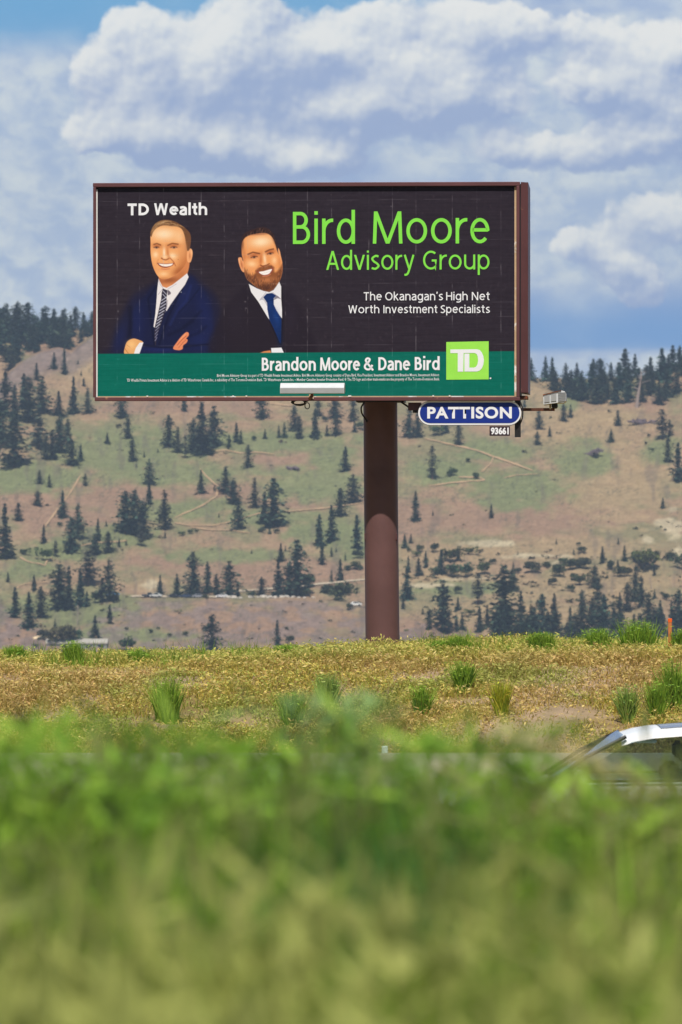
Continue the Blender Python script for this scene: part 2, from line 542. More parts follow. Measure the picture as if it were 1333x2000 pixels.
# ------------------------------------------------------------------ the far hillside
# terrain profile: for each bearing (px) and elevation (py) the hillside's distance
KNOLL = ([-2500, 0, 60, 120, 175, 215, 260, 330, 420, 520, 620, 700, 790, 830, 870, 3800],
         [1175, 1176, 1215, 1245, 1215, 1185, 1172, 1172, 1170, 1167, 1172, 1180, 1190, 1215, 1245, 1252])
OUTC = ([-2500, 0, 25, 50, 80, 115, 140, 160, 185, 230, 300, 3800], [770, 748, 722, 702, 688, 680, 690, 672, 655, 650, 700, 720])
RSHO = ([-2500, 950, 1040, 1085, 1120, 1180, 1240, 1300, 1333, 1500, 3800], [740, 745, 748, 770, 786, 797, 803, 815, 832, 860, 860])
RIDGE = ([-2500, -600, 0, 60, 120, 190, 400, 700, 1033, 1150, 1250, 1333, 1600, 3800],
         [700, 655, 648, 640, 643, 640, 660, 715, 742, 741, 736, 716, 690, 740])
def ridge(px): return np.interp(px, *RIDGE)
def hill_d(px, py):
    px, py = np.asarray(px, float), np.asarray(py, float)
    d = 1900 + (1290 - py) * .85
    d = d + 30 * (NZ.f(px / 170 + 3, py / 70 + 8, 3) - .5) + 9 * (NZ2.f(px / 45, py / 22, 3) - .5) + 4 * (NZ3.f(px / 14, py / 30, 3) - .5)
    d = d + 60 * sstep(4, -4, py - np.interp(px, *KNOLL))
    d = d + 55 * sstep(4, -4, py - np.interp(px, *OUTC)) * sstep(260, 190, px)
    d = d + 35 * sstep(4, -4, py - np.interp(px, *RSHO)) * sstep(1000, 1060, px)
    # gullies on the lower knolls
    low = sstep(1165, 1190, py)
    d = d + low * 12 * (NZ3.f(px / 40, py / 60, 3) - .5)
    return d
def hill_pt(px, py):
    d = hill_d(px, py)
    return np.stack([(np.asarray(px, float) - 666.5) / F * d, d, (1000 - np.asarray(py, float)) / F * d], -1)

GREEN = [(250, 885, 170, 55), (60, 935, 110, 35), (340, 925, 150, 24), (540, 865, 200, 22), (620, 945, 110, 40), (520, 1010, 140, 18),
         (430, 1085, 120, 16), (130, 1190, 130, 38), (650, 890, 60, 40), (640, 1040, 90, 30), (870, 920, 90, 28), (1010, 950, 110, 40),
         (960, 880, 90, 25), (250, 1240, 130, 16), (60, 1110, 60, 25), (330, 1000, 90, 22), (400, 990, 80, 18), (220, 1050, 120, 25),
         (1000, 985, 70, 14), (130, 1075, 100, 22), (700, 1060, 60, 40), (1110, 790, 30, 12), (1290, 880, 35, 30), (900, 1150, 100, 16), (1140, 900, 60, 40)]
MAUVE = [(330, 795, 150, 18), (230, 975, 130, 32), (60, 985, 80, 34), (140, 1020, 90, 36), (430, 965, 60, 35), (555, 895, 70, 20), (590, 982, 50, 14),
         (540, 1125, 190, 34), (350, 1095, 110, 18), (800, 1010, 70, 40), (930, 1010, 110, 28), (1090, 1010, 110, 40), (720, 880, 40, 14),
         (460, 1220, 260, 40), (40, 1240, 70, 50), (820, 1225, 50, 30), (120, 690, 70, 30), (250, 960, 100, 16), (480, 795, 60, 20), (620, 890, 60, 9), (1250, 790, 60, 14)]
TAN = [(1200, 930, 130, 90), (1080, 830, 90, 40), (1180, 830, 90, 40), (1060, 760, 30, 25), (950, 1080, 190, 18), (1130, 1070, 160, 22), (850, 1130, 120, 30), (1180, 1140, 140, 40),
       (300, 1142, 45, 16), (990, 1150, 140, 30), (160, 720, 40, 40), (560, 785, 40, 12), (1000, 1200, 200, 30)]
SAND = [(1305, 1030, 34, 34), (1270, 1058, 30, 14), (1325, 1075, 14, 26), (960, 1062, 60, 6), (290, 1143, 28, 12), (90, 1242, 26, 5), (1105, 1098, 26, 6), (1060, 1085, 90, 5), (850, 1143, 60, 5), (930, 1130, 80, 6)]
cG, cM, cT, cS, cR = np.array([.170, .188, .085]), np.array([.275, .172, .115]), np.array([.32, .228, .128]), np.array([.46, .385, .25]), np.array([.19, .145, .130])
def patches(lst, px, py, jit):
    m = np.zeros(np.shape(px))
    for cx, cy, rx, ry in lst:
        r = np.sqrt(((px - cx) / rx) ** 2 + ((py - cy) / ry) ** 2)
        m = np.maximum(m, sstep(1.35, .55, r + jit))
    return m
def hill_col(px, py):
    j = 1.1 * (NZ.f(px / 30 + 1, py / 14, 4) - .5)
    j2 = 1.1 * (NZ2.f(px / 22 + 7, py / 11, 4) - .5)
    n = NZ3.f(px / 60, py / 24, 4)
    k = sstep(.38, .62, n)[..., None]
    c = (cG * .6 + cM * .4) * (1 - k) + (cM * .55 + cT * .45) * k
    for lst, col, jj, a in ((MAUVE, cM, j, .9), (TAN, cT, j2, .9), (GREEN, cG, j2, .92), (SAND, cS, j * 2.2 + .35, .85)):
        m = (patches(lst, px, py, jj) * a)[..., None]
        c = c * (1 - m) + col * m
    # bare rock on the left outcrop and on the low knolls
    rk = sstep(-2, 3, py - np.interp(px, *OUTC)) * sstep(60, 30, py - np.interp(px, *OUTC)) * sstep(230, 180, px)
    kn = sstep(0, 6, py - np.interp(px, *KNOLL)) * sstep(.42, .56, NZ.f(px / 26 + 4, py / 10 + 2, 4)) * .7
    m = np.maximum(rk * .8, kn)[..., None]
    c = c * (1 - m) + cR * (.72 + .6 * NZ2.f(px / 9, py / 5, 3)[..., None]) * m
    # mottled shrubs and bunch grass
    sp = NZ3.f(px / 3.4 + 50, py / 2.2, 3)
    c = c * (.74 + .52 * sp)[..., None]
    sh = sstep(.62, .74, NZ.f(px / 2.6 + 9, py / 1.9 + 3, 2)) * sstep(.40, .62, NZ2.f(px / 46 + 3, py / 20, 3)) * .6
    c = c * (1 - sh[..., None]) + np.array([.07, .075, .05]) * sh[..., None]
    gl = sstep(.56, .72, NZ2.f(px / 11 + 5, py / 46 + 2, 4)) * sstep(.35, .6, NZ.f(px / 90 + 2, py / 50, 3)) * .42
    c = c * (1 - gl[..., None]) + np.array([.115, .092, .078]) * gl[..., None]
    return c * 1.06

def build_hills():
    pxs = np.concatenate([np.linspace(-2600, -60, 90), np.linspace(-55, 1390, 480), np.linspace(1400, 3900, 90)])
    T = np.linspace(0, 1, 290)
    PX = np.tile(pxs, (len(T), 1))
    R = ridge(pxs) + 5 * (NZ.f(pxs / 60, pxs * 0 + 3, 3) - .5)
    PY = 1340 + (R[None, :] - 1340) * T[:, None]
    P = hill_pt(PX, PY)
    col = hill_col(PX, PY)
    # foot of the hill in the valley and the back of the ridge
    foot = P[:1].copy(); foot[..., 1] = 1250; foot[..., 0] *= 1250 / P[:1, :, 1]; foot[..., 2] = -60
    back = [P]
    last = P[-1:]
    for dy, dz in ((25, 1), (80, -4), (250, -40), (900, -160)):
        q = last.copy(); q[..., 1] += dy; q[..., 0] *= (last[..., 1] + dy) / last[..., 1]; q[..., 2] += dz
        back.append(q)
    A = np.concatenate([foot] + back, 0)
    col = np.concatenate([col[:1], col] + [col[-1:]] * 4, 0)
    me = grid_mesh('hills', A[..., 0], A[..., 1], A[..., 2], M['hills'], col.reshape(-1, 3))
    tag(link('hills', me), kind='structure')
build_hills()

def ribbon(pts, w, colr, seed):
    """dirt track lying on the hillside: w in metres"""
    rnd = np.random.RandomState(seed)
    p = np.array(pts, float)
    seg = np.linalg.norm(np.diff(p, axis=0), axis=1); cum = np.concatenate([[0], np.cumsum(seg)])
    n = max(4, int(cum[-1] / 4))
    s = np.linspace(0, cum[-1], n)
    px = np.interp(s, cum, p[:, 0]); py = np.interp(s, cum, p[:, 1]) + 1.6 * (NZ.f(s / 14, s * 0 + seed, 3) - .5)
    Cc = hill_pt(px, py)
    hw = .5 * w * (.15 + .95 * NZ2.f(s / 11 + seed, s * 0, 3)) * sstep(-1, 6, s) * sstep(cum[-1] + 1, cum[-1] - 6, s) + .05
    k = hw / .19
    # widen along the slope: mostly up/down in elevation when the track runs across
    t = np.gradient(px), np.gradient(py); ln = np.hypot(*t) + 1e-6
    nx, ny = -t[1] / ln, t[0] / ln
    A = hill_pt(px + nx * k, py + ny * k * .55); B = hill_pt(px - nx * k, py - ny * k * .55)
    A[:, 2] += .35; B[:, 2] += .35
    V = np.concatenate([A, B]); i = np.arange(n - 1)
    return mesh_np('dirt_path', V, [np.stack([i, i + 1, i + 1 + n, i + n], 1)], colr)
M['track'] = mat('track_dirt', L4(182, 152, 118), .95, 0, .1, .15, .3)
M['gravel'] = mat('gravel_road', L4(190, 174, 150), .95, 0, .1, .1, .3)
TRACKS = [([(828, 857), (880, 869), (930, 880), (965, 893), (1000, 905), (1043, 921)], 1.1), ([(965, 893), (958, 908), (940, 924)], .7),
          ([(838, 951), (880, 944), (920, 941), (948, 939), (938, 934), (895, 933)], .9), ([(782, 970), (700, 985), (640, 993), (560, 1000), (505, 1004), (460, 1018)], .8),
          ([(460, 1018), (420, 1027), (372, 1028), (340, 1022)], .7), ([(391, 917), (405, 933), (426, 952), (424, 970), (391, 991), (340, 1013)], .7),
          ([(158, 930), (140, 960), (122, 985), (95, 1020), (88, 1030)], .7), ([(38, 1089), (55, 1098), (75, 1102), (88, 1106), (92, 1098), (103, 1090)], .8),
          ([(32, 1152), (38, 1146), (50, 1141), (75, 1140), (95, 1138)], .6), ([(155, 1068), (185, 1062), (215, 1060), (250, 1057)], .8),
          ([(420, 883), (440, 880), (470, 886), (500, 884), (538, 889)], .7), ([(524, 788), (545, 791), (572, 794)], 1.0), ([(372, 1031), (410, 1036), (450, 1037), (490, 1043)], .7), ([(983, 935), (1010, 929), (1050, 927)], .4)]
for i, (pts, w) in enumerate(TRACKS):
    tag(link('dirt_path', ribbon(pts, w, M['track'], i)), kind='structure')
tag(link('gravel_road', ribbon([(455, 1157), (475, 1155), (540, 1150), (600, 1145), (640, 1140), (690, 1135), (720, 1133)], 1.2, M['gravel'], 40)), kind='structure')
tag(link('gravel_road', ribbon([(255, 1166), (300, 1166), (350, 1166), (400, 1166), (450, 1167)], 1.3, M['gravel'], 41)), kind='structure')
# ------------------------------------------------------------------ trees
def leaf_quads(Pc, size, rs, tilt=.9):
    """irregular leaf clumps: one bent quad per centre, random facing"""
    n = len(Pc)
    a = rs.rand(n) * 2 * np.pi
    t = (rs.rand(n) - .5) * 2 * tilt
    u = np.stack([np.cos(a), np.sin(a), np.zeros(n)], 1)
    v = np.stack([-np.sin(a) * np.cos(t), np.cos(a) * np.cos(t), np.sin(t)], 1)
    su = (size * (.6 + .8 * rs.rand(n)))[:, None]; sv = (size * (.45 + .6 * rs.rand(n)))[:, None]
    w = np.array([[0, 0, -1.]]) * (size * .45 * rs.rand(n))[:, None]
    V = np.stack([Pc + u * su * .9 + w, Pc + v * sv, Pc - u * su + w * .6, Pc - v * sv * .9], 1).reshape(-1, 3)
    q = np.arange(4 * n).reshape(n, 4)
    return V, q

def conifer(seed, kind):
    """unit-height conifer; returns trunk mesh, crown mesh, joined mesh"""
    rs = np.random.RandomState(seed)
    P, sz = [], []
    base, R, nl, prof = {'fir': (.02, .26, 19, .78), 'pine': (.08, .25, 16, .48), 'sparse': (.2, .23, 12, .42), 'cone': (.02, .31, 18, .9)}[kind]
    trunk = [(0, 0, -.05, .018)]
    for i in range(nl):
        f = (i + .3 * rs.rand()) / nl
        z = base + (1 - base) * f
        r = R * ((1 - f) ** prof) * (.50 + .8 * rs.rand())
        if kind in ('pine', 'sparse'):
            r *= .55 + .9 * min(1, 3.5 * f + .25) * (1 if rs.rand() > .14 else .45)
        nb = rs.randint(5, 9) if kind in ('fir', 'cone') else rs.randint(4, 8)
        ph = rs.rand() * 6.28
        for b in range(nb):
            p = ph + 6.283 * b / nb + rs.randn() * .25
            rr = r * (.45 + .85 * rs.rand())
            k = max(1, int(rr / .055) + 1)
            for j in range(k):
                g = (j + .7) / k
                P.append((math.cos(p) * rr * g, math.sin(p) * rr * g, z - .30 * rr * g * (1 if kind != 'sparse' else .3) + rs.randn() * .012))
                sz.append(.056 * (1.15 - .3 * g) * (.8 + .4 * (1 - f)))
                if rs.rand() < .6:
                    P.append((math.cos(p + .3) * rr * g, math.sin(p + .3) * rr * g, z + .01 + rs.randn() * .014)); sz.append(.046)
    for f in np.linspace(.75, 1.0, 10):
        P.append((rs.randn() * .006, rs.randn() * .006, f)); sz.append(.046 * (1.5 - f))
    P, sz = np.array(P), np.array(sz)
    V, q = leaf_quads(P, sz, rs)
    base_c = {'fir': (.030, .047, .040), 'cone': (.026, .052, .035), 'pine': (.041, .053, .041), 'sparse': (.062, .056, .050)}[kind]
    c = np.array(base_c) * np.array([1.12, 1.32, 1.15]) * (.45 + 1.25 * rs.rand(len(P)) ** 1.4)[:, None]
    c = np.repeat(c, 4, 0)
    mb = MB()
    lean = rs.randn(2) * .012
    top = .93
    pts = [(lean[0] * s, lean[1] * s, s * top - .04) for s in (0, .3, .6, 1)]
    mb.tube(pts, [.020, .015, .010, .003], 6)
    tm = mb.mesh('trunk', M['bark'])
    cm = mesh_np('crown', V, [q], M['leaf'], c)
    # joined copy for the small ones
    tv = np.array(mb.v)
    tq = [f for f in mb.f if len(f) == 4]
    nq = len(q)
    V2 = np.concatenate([V, tv])
    q2 = np.concatenate([q, np.array(tq) + len(V)])
    c2 = np.concatenate([c, np.tile([[.12, .09, .07]], (len(tv), 1))])
    jm = mesh_np('tree', V2, [q2], [M['leaf'], M['bark']], c2, [0] * nq + [1] * len(tq))
    return tm, cm, jm

def bush(seed, col):
    rs = np.random.RandomState(seed)
    lobes = [(rs.randn() * .22, rs.randn() * .22, .42 + .22 * rs.rand(), .26 + .16 * rs.rand()) for _ in range(6)]
    P = []
    for lx, ly, lz, lr in lobes:
        d = rs.randn(60, 3); d /= np.linalg.norm(d, axis=1)[:, None]
        P.append(np.array([lx, ly, lz]) + d * lr * (.55 + .5 * rs.rand(60, 1)) * np.array([1, 1, .9]))
    P = np.concatenate(P); P[:, 2] = np.clip(P[:, 2], .04, 1.0)
    V, q = leaf_quads(P, np.full(len(P), .10), rs, 1.3)
    c = np.repeat(np.array(col) * (.5 + 1.0 * rs.rand(len(P)))[:, None], 4, 0)
    return mesh_np('bush', V, [q], M['leaf'], c)

def snag_mesh(seed):
    rs = np.random.RandomState(seed)
    mb = MB()
    pts = [(0, 0, -.03), (.02, 0, .3), (.05, .01, .6), (.075, 0, .82), (.07, .02, 1.0)]
    mb.tube(pts, [.028, .024, .019, .012, .004], 6)
    for k in range(9):
        f = .45 + .5 * rs.rand(); p = rs.rand() * 6.28; l = .10 + .12 * rs.rand()
        b = (.05 * f + .02, 0, f)
        mb.tube([b, (b[0] + math.cos(p) * l * .6, math.sin(p) * l * .6, f + .05), (b[0] + math.cos(p) * l, math.sin(p) * l, f + .12 * rs.rand())], [.008, .006, .002], 5)
    return mb.mesh('dead_trunk', M['snag'])

CON = {k: [conifer(211 + 20 * i + s, k) for s in range(n)] for i, (k, n) in enumerate((('fir', 7), ('pine', 9), ('sparse', 5), ('cone', 4)))}
BUSH = [bush(300 + i, c) for i, c in enumerate([(.050, .075, .030), (.045, .070, .032), (.075, .105, .035), (.060, .070, .038)])]
trnd = random.Random(5)

def put_tree(px, py, hpx, kind, label, group, cat='tree', wide=1.0):
    p = hill_pt(px, py)
    h = hpx / F * p[1]
    rz = trnd.random() * 6.28
    if kind == 'bush':
        me = BUSH[trnd.randrange(len(BUSH))]
        o = link('round_bush', me); o.location = p; o.scale = (h * wide * .95, h * wide * .95, h * 1.1); o.rotation_euler = (0, 0, rz)
        return tag(o, label, 'bush', group)
    tm, cm, jm = CON[kind][trnd.randrange(len(CON[kind]))]
    if 'crowded' in label: wide *= 1.3
    w = h * wide * (.78 + .46 * trnd.random())
    name = {'fir': 'fir_tree', 'cone': 'young_fir_tree', 'pine': 'pine_tree', 'sparse': 'pine_tree'}[kind]
    if hpx >= 40:
        o = empty(name, p, label, 'tree', group, rz)
        o.scale = (w, w, h)
        link('trunk', tm, o); link('crown', cm, o)
    else:
        o = link(name, jm); o.location = p; o.scale = (w, w, h); o.rotation_euler = (0, 0, rz)
        tag(o, label, 'tree', group)
    return o

# hand-placed trees: px, base py, height px, kind letter (f fir, p pine, s sparse pine, c dense young cone, b bush)
TR = """
11,812,88,p 2,870,90,p 28,912,108,p 29,816,66,f 47,798,68,f 56,824,90,p 77,876,66,s 82,806,74,p 90,898,50,p 103,898,60,p 117,885,74,p 133,868,52,p 140,909,54,p 158,901,34,f 115,811,48,f 144,808,74,f 172,808,52,p 72,742,34,f 126,731,50,f 106,719,32,f 153,711,10,f 159,733,11,f 164,754,17,f
238,817,60,p 250,857,46,p 259,902,50,p 233,836,9,b 210,866,22,f 360,803,44,f 330,873,64,p 348,884,52,p 378,881,66,p 394,886,102,f 418,875,84,p 362,895,46,s 292,947,52,p 292,985,44,f 245,1042,86,p 263,1038,82,p 279,1051,74,p 277,1067,46,s 322,1035,80,p 393,963,46,f 441,963,54,p 456,984,52,p 466,1034,62,p
282,893,12,f 267,913,10,f 309,884,8,f 357,1047,11,b 372,1043,11,b 385,1041,8,b 323,1051,14,f 208,1028,12,f 192,1056,44,f 212,1079,42,p 233,1068,18,f 247,1065,12,f 428,1011,9,f 419,958,13,f 186,1083,42,p
512,818,54,p 462,863,38,f 448,873,25,c 471,867,28,c 518,857,20,f 497,861,10,b 485,913,45,p 545,855,25,c 556,855,31,c 575,842,52,p 585,857,46,p 616,854,58,f 657,850,44,p 654,816,52,p 690,823,50,p 693,844,22,f 702,838,16,b 634,824,12,b 639,851,22,c 622,813,36,p
675,920,48,f 498,992,61,p 535,1030,98,p 517,1022,62,f 513,1041,12,b 527,1043,17,c 540,1042,10,b 665,1009,58,p 690,983,58,p 624,1065,62,f 629,1103,40,f 648,1058,72,f 697,1072,68,f 549,1096,36,f 558,1077,13,f 648,1087,19,f 675,1095,16,f 657,1078,11,f 492,1081,9,f
378,1161,85,p 406,1158,62,f 423,1164,44,p 448,1166,72,p 465,1164,30,c 544,1166,73,f 565,1166,69,p 581,1166,114,p 601,1149,30,b 591,1166,20,b 511,1163,37,p 491,1168,14,b 648,1138,26,c 665,1135,43,f 645,1172,33,b 671,1175,40,b 659,1172,28,b 682,1191,14,b 681,1115,12,b 693,1112,17,b 703,1114,11,b 698,1091,18,b 401,1172,12,b 414,1270,72,p 542,1260,50,f 568,1257,17,b 364,1242,10,b 346,1161,41,c
10,1091,110,f 36,1017,36,p 74,988,31,p 78,945,28,p 97,952,27,p 167,949,25,p 123,1011,54,f 116,1029,10,b 86,1061,37,f 109,1087,32,s 89,1094,25,b 49,1084,14,b 139,1080,71,p 153,1053,71,p 173,1145,74,s 16,1137,20,f 67,1153,32,f 30,1207,61,f 57,1226,71,f 80,1207,63,p 117,1191,93,p 135,1191,85,f 157,1183,69,f 170,1185,30,f 200,1177,48,p 213,1175,84,p 189,1177,22,b 224,1177,17,b 186,1245,44,f 215,1218,39,f 125,1262,44,b 148,1258,30,b 85,1250,22,b 108,1226,18,f 246,1272,30,b 69,1265,9,b 295,1237,9,b 331,1244,8,b 310,1230,6,b 247,1231,7,b 313,1160,38,f
845,937,68,s 812,1017,60,f 960,1012,28,f 896,870,47,p 816,855,52,p 800,854,60,p 851,850,22,b 871,846,36,p 887,928,16,b 877,930,12,b 929,935,13,b 915,903,9,b 846,1007,11,f 791,1070,30,c 803,1061,19,c 799,1078,8,b 822,1078,14,b 850,1078,18,b 813,1087,12,b 832,1109,34,f 862,1120,48,f 887,1097,30,b 895,1095,29,c 920,1084,17,b 818,1124,36,f 849,1123,17,b 884,1128,27,b 906,1127,28,b 948,1121,25,b 798,1118,32,f 795,1169,62,f 788,1190,30,f
866,1238,108,p 839,1230,42,p 826,1200,13,f 895,1159,15,b 895,1192,27,c 934,1181,64,s 984,1246,145,p 1002,1154,42,p 952,1224,44,f 937,1234,50,f 1018,1236,82,f 1038,1225,44,p 1038,1120,26,b 1003,1116,20,c 1013,1120,12,b 917,1202,14,b 892,1231,32,f 903,1230,32,c 941,1098,8,b 964,1102,12,b 1055,1185,15,b 1012,1084,9,f
1087,1063,12,f 1131,1066,8,b 1138,1081,15,b 1121,1083,14,f 1177,1100,34,f 1208,1063,12,f 1220,1096,32,c 1258,1112,42,b 1249,1100,28,b 1193,1111,18,b 1207,1107,15,f 1141,1112,25,b 1118,1113,24,b 1102,1102,15,b 1093,1127,27,b 1081,1143,16,b 1069,1110,14,b 1121,1132,14,b 1135,1143,23,b 1116,1156,15,b 1162,1147,47,p 1168,1172,42,p 1137,1203,52,p 1157,1211,44,p 1180,1205,46,p 1215,1127,23,b 1229,1125,17,b 1242,1141,40,p 1253,1185,62,p 1226,1193,58,p 1240,1175,44,p 1278,1124,17,f 1279,1169,19,f 1302,1173,15,b 1293,1162,7,b 1083,1217,58,f 1290,1217,46,f 1326,1217,68,p 1312,1215,44,f 1267,1210,54,p 1211,1206,50,f 1199,1228,54,p 1114,1228,44,f 1044,1228,44,p 1314,1093,16,b 1307,1092,13,b 1332,1111,32,b 1300,1037,5,b
1053,838,38,p 1050,869,27,p 1074,851,19,f 1101,823,36,p 1115,815,26,f 1207,832,32,p 1194,863,27,c 1294,858,60,s 1309,851,32,p 1305,903,54,p 1325,940,76,f 1274,882,8,b 1262,868,6,b 1268,853,6,b 1025,795,18,f 1295,993,22,f
"""
KIND = {'f': 'fir', 'p': 'pine', 's': 'sparse', 'c': 'cone', 'b': 'bush'}
# places on the hillside, in the order they are tried: x0, x1, y0, y1, words
PLACES = [(0, 60, 780, 920, 'at far left below the bare rock'), (60, 110, 780, 920, 'in the middle of the upper left grove'),
          (110, 190, 780, 920, 'in the upper grove beside the board corner'), (0, 190, 700, 779, 'on the bare rock outcrop left of the board'),
          (190, 310, 780, 925, 'in the row below the board left end'), (310, 432, 780, 925, 'in the clump below the board left half'),
          (432, 535, 780, 880, 'on the rise below the grey lamp housing'), (535, 640, 780, 880, 'in the tree line under the hanging cable'), (640, 712, 780, 880, 'just left of the shadowed pole top'),
          (432, 712, 880, 1000, 'on the green midslope left of the pole'), (432, 600, 1000, 1060, 'beside the long dirt trail left of the pole'), (600, 712, 1000, 1130, 'close left of the lit part of the pole'),
          (220, 345, 925, 1075, 'in the pine group on the left midslope'), (345, 480, 925, 1070, 'along the curving trail on the left midslope'),
          (110, 220, 1000, 1090, 'around the short pale trail on the left'), (0, 110, 930, 1060, 'on the brown slope at far left'), (110, 220, 930, 1000, 'by the trail climbing the left slope'),
          (0, 110, 1060, 1150, 'near the forked dirt track at far left'), (0, 100, 1150, 1240, 'on the green flat at bottom left'), (100, 260, 1130, 1200, 'in the dark stand at the lower left'),
          (100, 270, 1200, 1280, 'by the low pale roof at bottom left'), (0, 100, 1240, 1280, 'left of the low pale roof'), (270, 360, 1100, 1165, 'behind the parked cars on the shelf road'), (360, 482, 1080, 1175, 'right of the parked cars on the shelf road'),
          (482, 615, 1070, 1175, 'along the row of pale boulders'), (615, 712, 1125, 1200, 'by the gravel road left of the pole'), (270, 712, 1175, 1290, 'in front of the low purple knoll'),
          (770, 900, 790, 880, 'behind the blue oval plate'), (770, 1000, 880, 1030, 'on the slope right of the pole'), (770, 830, 1040, 1200, 'touching the right edge of the lit pole'),
          (830, 930, 1040, 1140, 'among the scrub right of the pole'), (815, 930, 1140, 1260, 'low on the slope between pole and big pine'), (930, 1030, 1040, 1140, 'on the sandy band right of the pole'),
          (930, 1060, 1140, 1260, 'around the biggest pine right of the pole'), (1030, 1110, 1040, 1165, 'on the sandy band below the tan slope'), (1110, 1175, 1040, 1165, 'in the scrub above the dense lower wood'),
          (1175, 1235, 1040, 1135, 'left of the pale cliff'), (1235, 1333, 1030, 1135, 'at the foot of the pale cliff'), (1060, 1150, 1165, 1240, 'in the left part of the dense lower wood'), (1150, 1215, 1140, 1240, 'in the middle of the dense lower wood'),
          (1215, 1260, 1135, 1240, 'in the tall right part of the lower wood'), (1260, 1333, 1135, 1240, 'behind the orange topped stake'), (1020, 1125, 780, 880, 'below the right hand floodlight'), (1185, 1280, 820, 900, 'on the bare tan shoulder at right'), (1280, 1333, 820, 1000, 'at the far right edge of the tan slope')]
ORD = ['first', 'second', 'third', 'fourth', 'fifth', 'sixth', 'seventh', 'eighth', 'ninth', 'tenth', 'eleventh', 'twelfth', 'thirteenth', 'fourteenth', 'fifteenth']
NUM = ['no', 'one', 'two', 'three', 'four', 'five', 'six', 'seven', 'eight', 'nine', 'ten', 'eleven', 'twelve', 'thirteen', 'fourteen', 'fifteen']
def hand_trees():
    rows = []
    for tok in TR.split():
        x, y, h, k = tok.split(',')
        rows.append((float(x), float(y), float(h), KIND[k]))
    groups = {}
    for r in rows:
        w = next((i for i, (a, b, c, d, _) in enumerate(PLACES) if a <= r[0] < b and c <= r[1] < d), None)
        k = r[3] if r[3] in ('bush', 'cone', 'sparse') else ('tall' if r[2] >= 40 else 'small')
        groups.setdefault((w, k), []).append(r)
    words = {'bush': ('round green bush', 'round bushes'), 'cone': ('dense young conifer', 'young conifers'), 'tall': ('tall dark conifer', 'tall conifers'),
             'small': ('small dark conifer', 'small conifers'), 'sparse': ('thin ragged pine', 'ragged pines')}
    for (w, k), rs in groups.items():
        place = PLACES[w][4] if w is not None else 'on the open hillside'
        if w is None: print('NOPLACE', rs)
        rs.sort()
        for i, r in enumerate(rs):
            n = len(rs)
            one, many = words[k]
            if n == 1: lab = f'{one} {place}'
            elif i == 0: lab = f'leftmost of {NUM[n]} {many} {place}'
            elif i == n - 1: lab = f'rightmost of {NUM[n]} {many} {place}'
            elif n == 3: lab = f'middle of three {many} {place}'
            else: lab = f'{ORD[i]} from left of {NUM[n]} {many} {place}'
            grp = 'scattered bushes on the hillside' if k == 'bush' else 'scattered conifers on the hillside'
            put_tree(r[0], r[1], r[2], r[3], lab, grp, wide={'bush': 1.0}.get(r[3], 1.0) * (1.15 if r[2] < 45 and r[3] in ('pine',) else 1.0))
hand_trees()

def scrub():
    rs = np.random.RandomState(71)
    n = 5200
    px = -20 + 1375 * rs.rand(n); py = 790 + 465 * rs.rand(n)
    w = np.where((px > 770) & (py > 1075), .8, 0) + np.where((px > 960) & (py > 1150), .4, 0) + np.where((px < 770) & (py > 1160), .2, 0) + .035 + np.where((px > 1240) & (py > 1020), .15, 0)
    w = w * sstep(.40, .60, NZ.f(px / 30 + 2, py / 12 + 7, 3))
    k = rs.rand(n) < w
    px, py = px[k], py[k]
    m = 7
    Pb = np.repeat(hill_pt(px, py), m, 0); r = np.repeat(.35 + .75 * rs.rand(len(px)) ** 2, m)
    Pb = Pb + rs.randn(len(Pb), 3) * r[:, None] * np.array([.7, .5, .25]) + np.array([0, 0, .45]) * r[:, None]
    V, q = leaf_quads(Pb, r * .75, rs, 1.3)
    col = np.array([(.055, .07, .035), (.075, .085, .04), (.10, .085, .055), (.05, .06, .04)])[rs.randint(0, 4, len(px))]
    cc = np.repeat(np.repeat(col, m, 0) * (.6 + .8 * rs.rand(len(Pb)))[:, None], 4, 0)
    tag(link('scrub', mesh_np('scrub', V, [q], M['leaf'], cc)), 'low dark scrub dotted over the hillside', 'scrub', None, 'stuff')
scrub()

